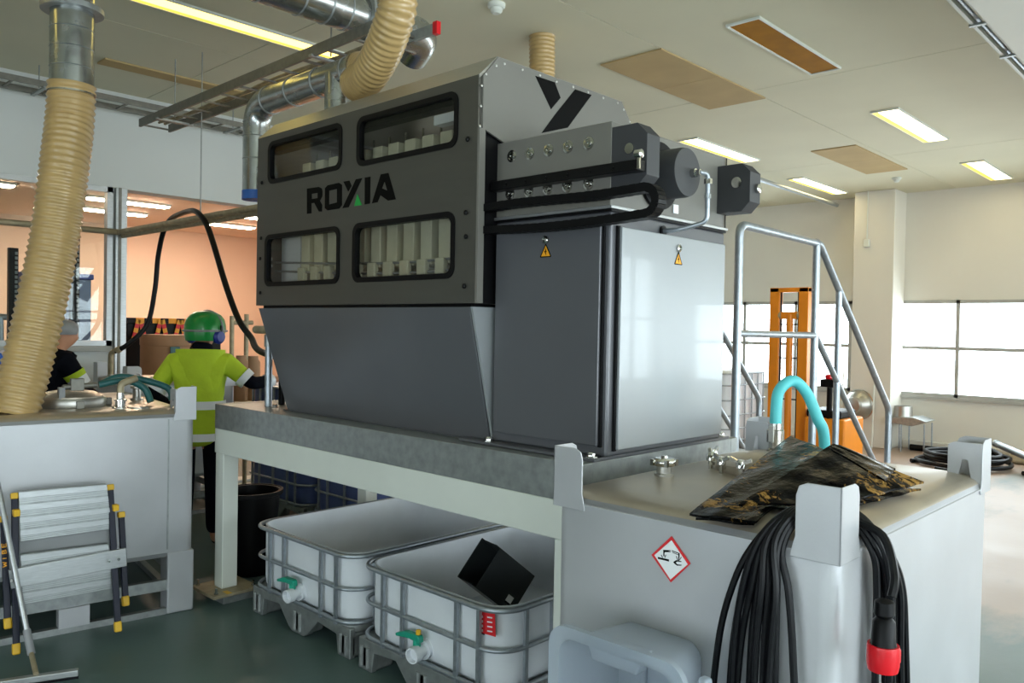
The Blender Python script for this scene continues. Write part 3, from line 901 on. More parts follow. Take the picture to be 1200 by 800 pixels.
# corrosive hazard sign on the right tank
xs_ = 2.0-.0022+.002
sg = MB().prism([(xs_, 1.256, 1.108), (xs_, 1.192, 1.042), (xs_, 1.255, .974), (xs_, 1.323, 1.04)], (-.0015, 0, 0)).build('hazard_sign', M['redprint'], None)
tag(sg, 'red bordered diamond corrosive hazard sign on the stainless tank', 'sign')
def signpart(nm, pix, mt_, x):
    return MB().plate([[P(740+a*.125, 600+b*.125, X=x) for a, b in pix]], (-.0006, 0, 0)).build(nm, mt_, sg)
signpart('sign_field', [(376, 262), (528, 488), (366, 630), (215, 402)], M['whiteprint'], xs_-.0016)
signpart('sign_print', [(248, 418), (352, 442), (352, 462), (248, 436)], M['blackprint'], xs_-.0023)
for a in ([(300, 352), (368, 356), (368, 362), (312, 374), (312, 384), (306, 384)], [(312, 366), (368, 368), (368, 374), (312, 374)], [(380, 356), (452, 384), (450, 392), (380, 364)], [(384, 372), (440, 396), (440, 402), (384, 378)], [(440, 388), (452, 388), (448, 462), (440, 450)], [(298, 352), (308, 352), (310, 412), (300, 412)],
          [(276, 400), (282, 398), (296, 424), (290, 426)], [(326, 400), (320, 398), (310, 424), (316, 426)], [(418, 412), (424, 410), (438, 450), (432, 452)], [(472, 420), (466, 418), (448, 446), (454, 448)],
          [(392, 466), (420, 448), (468, 458), (468, 466), (430, 462), (416, 472), (430, 488), (470, 492), (468, 500), (428, 500), (404, 482)]):
    signpart('sign_print', a, M['blackprint'], xs_-.0023)

# fittings on the right tank
def cap_fitting(parent, x, y, z, local):
    b = MB().lathe([(.034, 0), (.034, .008), (.026, .01), (.026, .035), (.030, .035)], (x, y, z), n=24).build('nozzle', M['sstl'], parent)
    MB().lathe([(.036, .035), (.04, .04), (.04, .055), (.034, .062), (.012, .062), (.010, .07)], (x, y, z), n=10).build('nozzle_cap', M['chrome'], parent)
    for k in range(4):
        a = PI/4+k*PI/2
        MB().box(x+.04*math.cos(a)-.008, x+.04*math.cos(a)+.008, y+.04*math.sin(a)-.006, y+.04*math.sin(a)+.006, z+.036, z+.058).build('cap_lug', M['chrome'], parent)
pc = P(778, 557, Z=ZT)
lp = mark_holder(TR, pc); cap_fitting(TR, lp.x, lp.y, ZT, True)
# manhole lid with wing nuts (partly under the bags)
pm = mark_holder(TR, V(2.78, 1.37, 0))
MB().lathe([(.17, 0), (.17, .03), (.155, .045), (.10, .06), (.02, .066)], (pm.x, pm.y, ZT-.002), n=40).build('manhole_lid', M['tanktop'], TR)
for k, a in enumerate((98, 128, 158, 184)):
    ca, sa = math.cos(R(a)), math.sin(R(a))
    c = V(pm.x+.185*ca, pm.y+.185*sa, ZT)
    w = MB()
    w.cyl(c, c+V(0, 0, .05), .008, 8)
    w.lathe([(.016, .03), (.016, .045), (.010, .06)], c, n=10)
    w.bar(c+V(-.04*sa, .04*ca, .062), c+V(.0, 0, .045), .010, .014)
    w.bar(c+V(.04*sa, -.04*ca, .062), c+V(.0, 0, .045), .010, .014)
    w.bar(c+V(0, 0, .02), c+V(-.05*ca, -.05*sa, .02), .018, .01)
    w.build('wing_nut', M['chrome'], TR)
# camlock coupling at the back and teal hose
cm = V(3.235, 1.535, 0); cl_ = mark_holder(TR, cm)
MB().lathe([(.035, 0), (.035, .02), (.028, .025), (.028, .05), (.036, .05), (.036, .10), (.03, .105), (.03, .13)], (cl_.x, cl_.y, ZT-.005), n=24).build('coupling', M['chrome'], TR)
for s_ in (-1, 1): MB().box(cl_.x+s_*.038-.005, cl_.x+s_*.038+.005, cl_.y-.01, cl_.y+.01, ZT+.05, ZT+.115).build('coupling_lever', M['sstl'], TR)
hz = spline([cm+V(0, 0, ZT+.10), cm+V(.0, -.0, ZT+.17), P(913, 458, X=3.27), P(929, 446, X=3.34), P(945, 460, X=3.42), P(958, 490, X=3.46), P(966, 515, X=3.50), V(3.56, 1.45, .9), V(3.62, 1.4, .3), V(3.75, 1.3, .03), V(4.5, 1.2, .03)], 8)
tag(pipe('teal_hose', M['tealh'], None, hz, .024, 16), 'light teal hose arching from the coupling of the bag covered tank', 'hose')

# folded black plastic bags on the right tank
def sheet(poly, n, z0, amp, seed, th=.006):
    """bilinear quad patch with folds; poly = 4 corners (world xy, z offset)"""
    rnd = random.Random(seed)
    a, b, c, d = [Vector(p) for p in poly]
    ph = [(rnd.uniform(3, 9), rnd.uniform(-6, 6), rnd.uniform(0, 6), rnd.uniform(.3, 1)) for _ in range(7)]
    vs = []
    for side in (0, 1):
        for i in range(n+1):
            for j in range(n+1):
                u, v = i/n, j/n
                p = (1-u)*(1-v)*a+u*(1-v)*b+u*v*c+(1-u)*v*d
                h = sum(w*math.sin(f*u*2+g*v*2+q) for f, g, q, w in ph)/4
                e = min(u, 1-u, v, 1-v)*5
                z = p.z+z0+amp*(h*.6+.5)*min(1, .35+e)
                jx = .006*math.sin(9*v+seed)+.004*math.sin(23*u)
                vs.append((p.x+jx, p.y+jx*.7, z-side*th))
    m_ = (n+1)**2
    fs = []
    for i in range(n):
        for j in range(n):
            k = i*(n+1)+j
            fs.append((k, k+1, k+n+2, k+n+1))
            fs.append((m_+k, m_+k+n+1, m_+k+n+2, m_+k+1))
    def idx(i, j): return i*(n+1)+j
    for t in range(n):
        for (p, q) in (((t, 0), (t+1, 0)), ((t, n), (t+1, n)), ((0, t), (0, t+1)), ((n, t), (n, t+1))):
            fs.append((idx(*p), idx(*q), m_+idx(*q), m_+idx(*p)))
    return MB().add(vs, fs)
bagL = 'folded black plastic bag lying across the tank top under the other'
zz = ZT+.03
bl = thing('plastic_bag', 'folded black plastic bag lying flat under the larger bag on the tank', 'bag', (2.5, 1.15, ZT))
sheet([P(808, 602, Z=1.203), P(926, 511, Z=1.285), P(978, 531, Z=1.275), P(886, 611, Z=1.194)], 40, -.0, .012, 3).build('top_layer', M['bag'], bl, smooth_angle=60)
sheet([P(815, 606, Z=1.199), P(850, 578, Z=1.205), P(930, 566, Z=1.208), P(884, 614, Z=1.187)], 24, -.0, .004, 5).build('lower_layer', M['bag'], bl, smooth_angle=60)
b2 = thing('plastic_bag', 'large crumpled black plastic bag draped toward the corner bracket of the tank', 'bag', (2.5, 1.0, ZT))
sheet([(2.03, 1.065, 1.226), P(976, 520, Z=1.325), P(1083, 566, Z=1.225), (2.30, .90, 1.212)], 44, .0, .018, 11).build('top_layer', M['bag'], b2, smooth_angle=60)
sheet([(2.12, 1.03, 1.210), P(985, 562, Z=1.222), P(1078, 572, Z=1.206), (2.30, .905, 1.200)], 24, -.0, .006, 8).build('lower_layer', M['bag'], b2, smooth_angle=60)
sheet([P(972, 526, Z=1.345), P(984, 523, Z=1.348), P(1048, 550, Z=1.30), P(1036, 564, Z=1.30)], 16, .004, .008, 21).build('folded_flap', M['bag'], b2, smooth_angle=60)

# coiled power cable hung over the near corner bracket
cb = thing('power_cable', 'coiled black power cable hung over the tank corner bracket', 'cable', (2.0, .775, .3))
NL = 11
rc = random.Random(4)
def loop_pts(k):
    """one turn: behind the bracket, down the -X face, around the corner, up the -Y face"""
    f = k/(NL-1)
    o1 = .012+.014*(k % 3)+rc.uniform(0, .006)
    g = f**1.15
    yl = .90+.175*g+rc.uniform(-.012, .008)      # spread on the -X face
    xr = 2.17+.23*g+rc.uniform(-.014, .014)     # spread on the -Y face
    zb_ = .16-.08*f+rc.uniform(-.02, .06)
    zt2 = 1.205+.012*(k % 3)
    t1, t2 = rc.uniform(-.04, .02), rc.uniform(-.03, .03)
    pts = [(2.085+.012*(k % 3), .87+.012*(k % 3), zt2+.008),
           (2.015, .90+.03*f, zt2), (1.986-o1*.5, .915+.07*f, zt2-.07),
           (1.984-o1, yl-.045*g, 1.04), (1.982-o1, yl-.01*g+t1*.5, .86), (1.980-o1, yl+t1, .55), (1.975-o1, yl-.03, .30),
           (1.97-o1, yl-.14, zb_+.02), (1.968-o1, .752-o1, zb_),
           (xr-.10, .748-o1, zb_+.03), (xr-.01, .75-o1, .30), (xr+.015+t2, .752-o1, .55), (xr-.03*g+t2*.6, .754-o1, .86), (xr-.09*g, .756-o1, 1.04),
           (2.158+.04*f, .759-o1*.5, zt2-.07), (2.150+.03*f, .81, zt2)]
    return spline(pts, 7, True)
cab = MB()
for k in range(NL): cab.tube(loop_pts(k), .0095, 8, closed=True)
cab.tube(spline([(2.155, .81, 1.21), (2.15, .725, 1.185), (2.09, .675, 1.11), (2.065, .672, 1.06)], 6), .011, 8)
cab.tube(spline([(2.065, .672, .90), (2.07, .675, .7), (2.08, .68, .5), (2.04, .69, .3)], 6), .0095, 8)
cab.build('cable', M['rubber'], cb)
pg0 = P(1036, 722, Y=.672); pg0.z = 0
pb = MB().lathe([(.012, 1.065), (.022, 1.06), (.024, 1.03), (.018, 1.022), (.026, 1.012), (.028, .965), (.031, .955), (.031, .945)], pg0, n=20).build('plug_body', M['black'], cb, label='dark grey plug housing')
MB().lathe([(.036, .957), (.037, .95), (.037, .91), (.034, .895), (.026, .893)], pg0, n=24).build('plug_collar', M['red'], cb, label='red plug collar')
MB().box(pg0.x+.02, pg0.x+.048, .645, .68, .905, .94).build('plug_latch', M['red'], cb, .004)

# translucent tub standing on its end against the right tank
tb2 = thing('plastic_tub', 'translucent plastic tub standing on end against the stainless tank', 'tub', (1.84, 1.25, 0))
def rr(y0, y1, z0, z1, x, r): return [(x, a, b) for a, b in rrect((y0+y1)/2, (z0+z1)/2, y1-y0, z1-z0, r, 6)]
ya, yb, za, zb2 = 1.035, 1.475, .0, .875
outer = [rr(ya-.0, yb+.0, za-.0, zb2, 1.72, .06), rr(ya-.0, yb+.0, za-.0, zb2, 1.74, .06), rr(ya+.03, yb-.03, za+.03, zb2-.03, 1.742, .05), rr(ya+.115, yb-.045, za+.05, zb2-.05, 1.997, .05),
         ]
inner = [rr(ya+.121, yb-.05, za+.055, zb2-.055, 1.991, .05), rr(ya+.034, yb-.034, za+.034, zb2-.034, 1.725, .05)]
rings = outer+[outer[-1]][:0]+inner
n = len(rings[0])
vs = [p for r_ in rings for p in r_]
fs = []
for i in range(3):
    fs += [(i*n+k, i*n+(k+1) % n, (i+1)*n+(k+1) % n, (i+1)*n+k) for k in range(n)]
fs.append([3*n+k for k in range(n)])
fs.append([4*n+k for k in range(n)])
fs += [(4*n+k, 4*n+(k+1) % n, 5*n+(k+1) % n, 5*n+k) for k in range(n)]
fs += [(5*n+k, 5*n+(k+1) % n, (k+1) % n, k) for k in range(n)]
MB().add(vs, fs).build('shell', M['clear'], tb2)
MB().prism([(1.735, 1.36, .865), (1.735, 1.335, .80), (1.735, 1.19, .80), (1.735, 1.165, .865)], (.05, 0, 0)).build('handle_recess', M['clear'], tb2, .008)
for y in (1.33, 1.22): MB().box(1.974, 1.992, y-.008, y+.008, .08, .80).build('rib', M['clear'], tb2, .004)
MB().box(1.765, 1.80, 1.0, 1.03, .2, .84).build('side_flange', M['clear'], tb2, .01)

# ------------------------------------------------------------------ left tank fittings (local coordinates of the tank)
lid = mark_holder(TL, P(82, 474, Z=1.2))
MB().lathe([(.18, -.02), (.18, .02), (.185, .022), (.185, .045), (.175, .05), (.175, .062), (.13, .085), (.03, .10)], (lid.x, lid.y, ZT), n=40).build('manhole_lid', M['tanktop'], TL)
MB().lathe([(.188, .0), (.192, .01), (.192, .045), (.186, .055)], (lid.x, lid.y, ZT), n=40).build('lid_ring', M['sstl'], TL)
def to_l(p): return mark_holder(TL, p)
for dx, dy in ((.02, -.2), (.2, -.02)):
    MB().box(lid.x+dx-.02, lid.x+dx+.02, lid.y+dy-.012, lid.y+dy+.012, ZT, ZT+.045).build('lid_clamp', M['galvdk'], TL, .004)
q = to_l(P(141, 478, Z=1.192))
vf = MB().lathe([(.045, 0), (.045, .006), (.028, .008), (.028, .04), (.034, .042), (.034, .052), (.02, .055), (.02, .09)], (q.x, q.y, ZT), n=24).build('outlet_fitting', M['chrome'], TL)
pipe('outlet_elbow', M['rust'], TL, fillet([(q.x, q.y, ZT+.085), (q.x, q.y, ZT+.14), (q.x+.09, q.y+.02, ZT+.17)], .05), .02, 12)
q2 = to_l(P(155, 470, Z=1.192))
MB().lathe([(.04, 0), (.04, .01), (.026, .012), (.026, .07), (.04, .075), (.04, .09)], (q2.x+.05, q2.y+.1, ZT), n=20).build('outlet_fitting', M['sstl'], TL)
MB().lathe([(.05, 0), (.05, .006), (.02, .012)], (q.x+.09, q.y-.04, ZT), n=20).build('outlet_cap', M['sstl'], TL)
vv = MB().cyl((q.x-.28, q.y+.12, ZT+.12), (q.x-.1, q.y+.12, ZT+.13), .016, 12)
vv.box(q.x-.24, q.x-.17, q.y+.10, q.y+.14, ZT+.10, ZT+.17)
vv.build('ball_valve', M['galvdk'], TL, .004)
MB().box(q.x-.30, q.x-.27, q.y+.09, q.y+.15, ZT, ZT+.12).build('valve_stand', M['grey'], TL)
for k, (e, h) in enumerate(((.16, .15), (.30, .17))):
    hp = spline([TL.matrix_basis @ V(q.x-.09+.02*k, q.y+.13+.05*k, ZT+.13), TL.matrix_basis @ V(q.x+.06, q.y+.13+.06*k, ZT+h), TL.matrix_basis @ V(q.x+e, q.y+.13+.06*k, ZT+.10), TL.matrix_basis @ V(q.x+e+.03, q.y+.10+.06*k, ZT+.02)], 8)
    tag(pipe('tank_hose', M['tealdk'], None, hp, .02, 12), ('short' if k == 0 else 'longer')+' dark teal hose bent over the fittings of the left tank', 'hose')

# ------------------------------------------------------------------ big ribbed hoses and ducts
def ribbed(name, pts, r, label, pitch=.036, amp=.012):
    sp = spline(pts, 40)
    L = [0]
    for a, b in zip(sp, sp[1:]): L.append(L[-1]+(b-a).length)
    tot = L[-1]
    N = int(tot/pitch)*4
    out, rads = [], []
    j = 0
    for i in range(N+1):
        s_ = tot*i/N
        while j < len(L)-2 and L[j+1] < s_: j += 1
        t = (s_-L[j])/max(1e-6, L[j+1]-L[j])
        out.append(sp[j].lerp(sp[j+1], t))
        rads.append(r+amp*(.5+.5*math.cos(2*PI*i/4)))
    o = MB().tube(out, r, 28, rr=rads).build(name, M['hose'], None, recalc=False, smooth_angle=80)
    return tag(o, label, 'hose')
# hose 1: from the duct above to the left tank
YH = 5.05
h1 = [P(84, 100, Y=YH+.05), P(82, 140, Y=YH+.05), P(75, 200, Y=YH), P(64, 280, Y=YH), P(50, 350, Y=YH-.02), P(36, 410, Y=YH-.04), P(24, 455, Y=YH-.06), P(14, 488, Y=YH-.08)]
ribbed('ribbed_hose', h1, .118, 'beige ribbed suction hose reaching from duct to left tank')
dk = thing('exhaust_duct', 'vertical galvanised exhaust duct above the ribbed hose', 'duct', tuple(P(85, 12, Y=YH+.05)))
d0, d1_ = P(84, 112, Y=YH+.05), P(85, 12, Y=YH+.05)
MB().cyl(V(d0.x, d0.y, d0.z), V(d0.x, d0.y, ZC+.0), .116, 32).build('duct_pipe', M['duct'], dk)
MB().lathe([(.116, 0), (.165, .0), (.165, .03), (.116, .03)], (d0.x, d0.y, d1_.z-.015), n=36).build('flange', M['galv'], dk)
for z in (.05, .16, .27, .40): MB().lathe([(.116, 0), (.1185, .003), (.116, .006)], (d0.x, d0.y, d0.z+z+.1), n=36).build('duct_seam', M['galv'], dk)
MB().lathe([(.118, 0), (.125, .004), (.125, .02), (.118, .024)], (d0.x, d0.y, d0.z), n=36).build('hose_clamp', M['chrome'], dk)
# hose 2: from above onto the machine roof duct
h2 = [P(455, -60, X=2.40), P(466, 0, X=2.42), P(458, 35, X=2.44), P(446, 65, X=2.48), P(432, 88, X=2.52), P(419, 98, X=2.59), V(2.70, 3.73, 3.09), V(2.75, 3.83, 3.165), V(2.75, 3.89, 3.17)]
ribbed('ribbed_hose', h2, .088, 'beige ribbed hose curving down onto the machine roof', .03, .009)
ribbed('ribbed_hose', [(4.46, 4.0, ZC), (4.47, 4.0, 3.4), (4.45, 4.0, 3.0), (4.3, 3.95, 2.5), (4.0, 3.9, 2.0)], .09, 'beige ribbed hose hanging behind the machine', .03, .008)
# roof duct: along Y above the machine, T branch to the roof, elbow down at the far end with blue cap
rd = thing('roof_duct', 'galvanised spiral duct with elbow and branch above the machine', 'duct', (2.9, 4.4, 2.85))
XD = 2.75
zD = 3.17
ye = 5.04
elb = fillet([(XD, 3.86, zD+.0), (XD, ye, zD), (XD, ye, 2.58)], .17, 8)
MB().tube(elb, .088, 24).build('duct_pipe', M['duct'], rd)
MB().lathe([(.09, 0), (.09, .06), (.08, .06)], (XD, ye, 2.53), n=28).build('end_cap', M['bluecap'], rd)
MB().cyl((XD, 4.06, 2.84), (XD, 4.06, zD), .092, 28).build('branch', M['duct'], rd)
MB().lathe([(.089, 0), (.096, .0), (.096, .03), (.089, .03)], (XD, 3.87, zD), (0, 1, 0), 28).build('hose_collar', M['chrome'], rd)
for y in (4.85, 4.55, 4.25, 3.95): MB().lathe([(.088, 0), (.093, .003), (.093, .012), (.088, .015)], (XD, y, zD), (0, 1, 0), 28).build('duct_seam', M['galv'], rd)
for z in (2.8, 2.95, 3.05): MB().lathe([(.088, 0), (.0905, .003), (.088, .006)], (XD, ye, z), n=28).build('duct_seam', M['galv'], rd)
# main duct: along X under the ceiling with flange, ending in an elbow
md = thing('main_duct', 'thick galvanised duct under the ceiling ending in an elbow', 'duct', (2.5, 4.05, 3.5))
ym, zm_ = 4.05, 3.555
MB().tube(fillet([(.2, ym, zm_), (3.36, ym, zm_), (3.40, ym+.16, zm_-.06)], .12, 8), .115, 28).build('duct_pipe', M['duct'], md)
MB().lathe([(.115, 0), (.145, .0), (.145, .02), (.115, .02)], (2.88, ym, zm_), (1, 0, 0), 32).build('flange', M['galv'], md)
for x in (1.6, 2.0, 2.2, 2.45, 2.62, 2.75, 3.05): MB().lathe([(.115, 0), (.119, .003), (.119, .01), (.115, .013)], (x, ym, zm_), (1, 0, 0), 28).build('duct_seam', M['galv'], md)
MB().tube([(2.30, ym-.02, zm_-.02), (2.08, ym-.45, zm_+.2)], .10, 24).build('branch', M['duct'], md)
MB().lathe([(.0, 0), (.035, .0), (.02, .05)], (2.62, ym-.1, zm_+.02), (-.3, -1, .3), 12).build('yellow_tag', M['yellow'], md)

# ------------------------------------------------------------------ cable ladders
def ladder(name, a, b, off, step, label, hang=(), rail=.05):
    a, b, off = Vector(a), Vector(b), Vector(off)
    o = thing(name, label, 'cable ladder', tuple(a))
    for q in (Vector((0, 0, 0)), off): MB().bar(a+q, b+q, .018, rail).build('side_rail', M['galvdk'], o)
    n = int((b-a).length/step)
    for k in range(n+1):
        p = a.lerp(b, k/n)
        MB().bar(p-V(0, 0, .01), p+off-V(0, 0, .01), .02, .012).build('rung', M['galvdk'], o)
    for t in hang:
        p = a.lerp(b, t)+off*.5
        MB().cyl(p, V(p.x, p.y, ZC), .005, 8).build('hanger_rod', M['galv'], o)
        MB().bar(p-off*.6-V(0, 0, .03), p+off*.6-V(0, 0, .03), .03, .015).build('hanger_bracket', M['galv'], o)
    return o
ladder('cable_ladder', (-2, 7.52, 3.66), (5.6, 7.52, 3.66), (0, .3, 0), .30, 'galvanised cable ladder along the wall above the glazing', (.3, .55, .78))
lb = ladder('cable_ladder', (2.76, 7.02, 3.37), (2.73, 3.66, 3.37), (.25, 0, 0), .28, 'sloping looking cable ladder with red end cap above the machine', (.12, .8), .065)
MB().box(2.97, 2.99, 3.48, 3.70, 3.34, 3.40).build('side_rail', M['galv'], lb)
MB().box(2.965, 2.995, 3.45, 3.485, 3.335, 3.405).build('end_cap', M['red'], lb, label='red plastic end cap')
pipe('cable', M['rust'], lb, spline([(2.92, 6.9, 3.375), (2.90, 6.0, 3.38), (2.93, 5.0, 3.38), (2.91, 4.0, 3.38)], 8), .012, 8)
pipe('cable', M['rust'], lb, spline([(2.87, 6.9, 3.375), (2.94, 6.0, 3.38), (2.88, 5.0, 3.38), (2.94, 4.0, 3.38)], 8), .010, 8)
# conduit rails in front of the gateway and the thin suspension rod
cr = thing('conduit_rail', 'pair of thin steel conduit pipes crossing in front of the glazing', 'pipe', (2.9, 7.6, 2.5))
pipe('conduit', M['rust'], cr, [(-2, 7.93, 2.50), (2.94, 7.93, 2.53)], .028, 10)
pipe('conduit', M['rust'], cr, [(2.93, 7.98, 2.53), (2.93, 4.6, 2.53)], .024, 10)
pipe('conduit', M['rust'], cr, [(2.98, 7.98, 2.50), (2.98, 4.6, 2.50)], .022, 10)
sr_ = P(235, 250, X=2.95)
tag(MB().cyl((2.95, sr_.y, 2.54), (2.95, sr_.y, ZC), .005, 8).build('suspension_rod', M['galv'], None), 'thin vertical rod holding the conduit pipes from the ceiling', 'rod')
# black hose looped over the conduit
XH = 2.96
bh = [(2.77, 7.54, 1.425), (2.85, 7.46, 1.49), (3.0, 7.42, 1.67), (3.045, 7.37, 1.98), (3.05, 7.32, 2.28), (3.05, 7.21, 2.50), (3.035, 7.03, 2.59), (3.0, 6.77, 2.61), (2.955, 6.50, 2.605), (2.905, 6.30, 2.585), (2.882, 6.15, 2.54), (2.878, 6.03, 2.46), (2.88, 5.912, 2.302), (2.88, 5.70, 1.972), (2.88, 5.50, 1.72), P(294, 395, X=2.85), P(306, 412, X=2.75), (2.7, 4.3, 1.45)]
tag(pipe('black_hose', M['rubber'], None, spline(bh, 8), .022, 12), 'black rubber hose looped over the conduit pipes', 'hose')

# ================================================================== IBC TOTES
def ibc(label, loc, H, bottle, open_top, valve, rz=0, group=None, name='ibc_tote'):
    """cage tote, local origin at base centre, front (valve) towards -X, 1.2 deep, 1.0 wide"""
    o = thing(name, label, 'tote', loc, rz, group, local=True)
    D, Wy, zb_ = 1.2, 1.0, .155
    def ring(ins, z, r): return [(a, b, z) for a, b in rrect(0, 0, D-2*ins, Wy-2*ins, r, 6)]
    L = [ring(.06, zb_, .10), ring(.03, zb_+.03, .12), ring(.024, zb_+.08, .13), ring(.024, H-.012, .13), ring(.022, H, .13)]
    if open_top: L += [ring(.028, H, .13), ring(.03, H-.012, .13), ring(.03, zb_+.085, .13), ring(.05, zb_+.03, .11)]
    else: L += [ring(.05, H+.02, .13), ring(.12, H+.03, .13)]
    n = len(L[0])
    vs = [p for l in L for p in l]
    fs = [(i*n+k, i*n+(k+1) % n, (i+1)*n+(k+1) % n, (i+1)*n+k) for i in range(len(L)-1) for k in range(n)]
    fs += [list(range(n))[::-1], [(len(L)-1)*n+k for k in range(n)]]
    MB().add(vs, fs).build('bottle', bottle, o)
    zr = [H-.01, zb_+.19, zb_+.02] if H < .8 else [H-.01, .95, .74, .53, .34, zb_+.02]
    for k, z in enumerate(zr):
        MB().tube([(a, b, z) for a, b in rrect(0, 0, D, Wy, .13, 8)], .0125 if k == 0 else .010, 10, closed=True).build('cage_ring', M['galvp'], o)
    for sx in (-1, 1):
        for y in (-.36, -.235, .0, .235, .36) if H > .8 else (-.37, -.23, .14, .29):
            MB().bar((sx*(D/2+.002), y*-sx, zb_), (sx*(D/2+.002), y*-sx, H-.01), .02, .014, up=(1, 0, 0)).build('cage_bar', M['galvp'], o)
    for sy in (-1, 1):
        for x in (-.45, -.28, -.1, .1, .28, .45):
            MB().bar((x, sy*(Wy/2+.002), zb_), (x, sy*(Wy/2+.002), H-.01), .014, .02, up=(1, 0, 0)).build('cage_bar', M['galvp'], o)
    # pressed steel pallet: deck, skirting with three feet per side
    MB().plate([[(a, b, .13) for a, b in rrect(0, 0, D-.02, Wy-.02, .09, 5)]], (0, 0, .03)).build('pallet_deck', M['galv'], o)
    prof_ = [(-.5, .155), (-.5, .0), (-.39, .0), (-.375, .10), (-.20, .115), (-.10, .02), (-.06, .0), (.06, .0), (.10, .02), (.20, .115), (.375, .10), (.39, 0), (.5, 0), (.5, .155)]
    for sx in (-1, 1):
        MB().prism([(sx*(D/2-.005), a*.98, b) for a, b in prof_], (-sx*.035, 0, 0)).build('pallet_skirt', M['galv'], o, .006)
    for sx in (-1, 0, 1):
        for sy in (-1, 0, 1):
            if sx == 0 and sy == 0: continue
            x, y = sx*(D/2-.075), sy*(Wy/2-.065)
            f = MB().box(x-.07, x+.07, y-.055, y+.055, 0, .13).build('pallet_foot', M['galv'], o, .02, 3)
            if sx == -1:
                for q in (-.025, .025): MB().cyl((x-.071, y+q, .02), (x-.071, y+q, .12), .011, 8).build('foot_rib', M['galv'], f)
    if valve:
        vb = MB()
        vb.lathe([(.045, 0), (.045, .03), (.028, .03), (.028, .065), (.036, .065), (.036, .105), (.030, .105), (.030, .08)], (-D/2+.03, -.0, zb_+.075), (-1, -.15, -.05), 24)
        vv_ = vb.build('valve', M['hdpe'], o)
        MB().cyl((-D/2-.03, .0, zb_+.09), (-D/2-.03, .0, zb_+.13), .018, 14).build('valve_stem', M['teal'], vv_)
        MB().prism([(-D/2-.045, -.03, zb_+.12), (-D/2-.045, .04, zb_+.125), (-D/2-.05, .13, zb_+.115), (-D/2-.05, .135, zb_+.128), (-D/2-.045, .07, zb_+.152), (-D/2-.045, -.02, zb_+.155), (-D/2-.045, -.03, zb_+.145)], (.03, 0, 0)).build('valve_handle', M['teal'], vv_, .005)
        if valve == 2:
            MB().lathe([(.012, 0), (.012, .02), (.006, .022)], (-D/2-.03, -.01, zb_+.155), n=10).build('valve_cap', M['yellow'], vv_)
    return o
ibc('cut open white tote in a metal cage beside the table leg', (2.985, 3.865, 0), .525, M['hdpe'], True, 1)
T2 = ibc('cut open white tote with red label and a black box inside', (2.97, 2.79, 0), .525, M['hdpe'], True, 2)
xl = 2.97-.6-.003
lbp = MB().plate([[P(a, b, X=xl+.026) for a, b in ((563, 716), (580, 719), (581, 746), (564, 741))]], (-.0012, 0, 0)).build('label', M['redprint'], None)
lbp.parent = T2; lbp.matrix_parent_inverse = T2.matrix_basis.inverted()
lbl2 = MB().plate([[P(a, b, X=xl+.026) for a, b in ((560, 716), (567, 717), (568, 744), (561, 741))]], (-.0006, 0, 0)).build('label_stripe', M['navy'], None)
lbl2.parent = T2; lbl2.matrix_parent_inverse = T2.matrix_basis.inverted()
for k in range(4):
    y_ = 720+5.4*k
    q = MB().plate([[P(a, b, X=xl+.0245) for a, b in ((561.5, y_), (566, y_+1), (566, y_+4), (561.8, y_+2.6))]], (-.0006, 0, 0)).build('label_print', M['whiteprint'], None)
    q.parent = T2; q.matrix_parent_inverse = T2.matrix_basis.inverted()
    q = MB().plate([[P(a, b, X=xl+.0245) for a, b in ((571, y_+2), (577, y_+3), (577, y_+4.6), (571, y_+3.6))]], (-.0006, 0, 0)).build('label_print', M['whiteprint'], None)
    q.parent = T2; q.matrix_parent_inverse = T2.matrix_basis.inverted()
ibc('blue bottle caged tote in the shade behind the cut white totes', (4.27, 5.28, 0), 1.15, M['hdpei'], False, 0)
ibc('blue bottle caged tote in the shade behind the black bin', (4.27, 6.36, 0), 1.15, M['hdpei'], False, 0)
ibc('white caged tote by the windows beyond the stair rail', (10.7, 6.0, 0), 1.12, M['hdpe'], False, 0)

# black folded plastic box inside the second tote
bx_ = thing('black_box', 'black plastic open ended box lying tilted inside the tote', 'box', tuple(P(582, 675, Z=.42)), 0, local=True)
w_, h_, l_ = .23, .12, .33
sh = MB()
for (a, b, c, d) in ((-w_/2, w_/2, -h_/2, -h_/2+.006), (-w_/2, w_/2, h_/2-.006, h_/2)): sh.box(a, b, c, d, -l_/2, l_/2 if c < 0 else l_/2-.05)
for s_ in (-1, 1): sh.box(min(s_*w_/2, s_*(w_/2-.006)), max(s_*w_/2, s_*(w_/2-.006)), -h_/2, h_/2, -l_/2, l_/2-.02)
sh.box(-w_/2, w_/2, -h_/2, h_/2, -l_/2, -l_/2+.006)
sh.build('shell', mat('box_charcoal', '#2a2e2f', .35, var=.08, spec=.4), bx_, .004)
MB().box(.04, .075, h_/2, h_/2+.002, -.12, -.08).build('sticker', M['whiteprint'], bx_)
MB().box(.075, .085, h_/2, h_/2+.004, -l_/2, -.08).build('strap', M['black'], bx_)
_zl = (_r*-.62+_u*.62-_f*.42).normalized()
_yl = (-_f*.90+_u*.25+_r*.22); _yl = (_yl-_yl.dot(_zl)*_zl).normalized()
_xl = _yl.cross(_zl)
bx_.rotation_euler = Matrix((_xl, _yl, _zl)).transposed().to_euler()

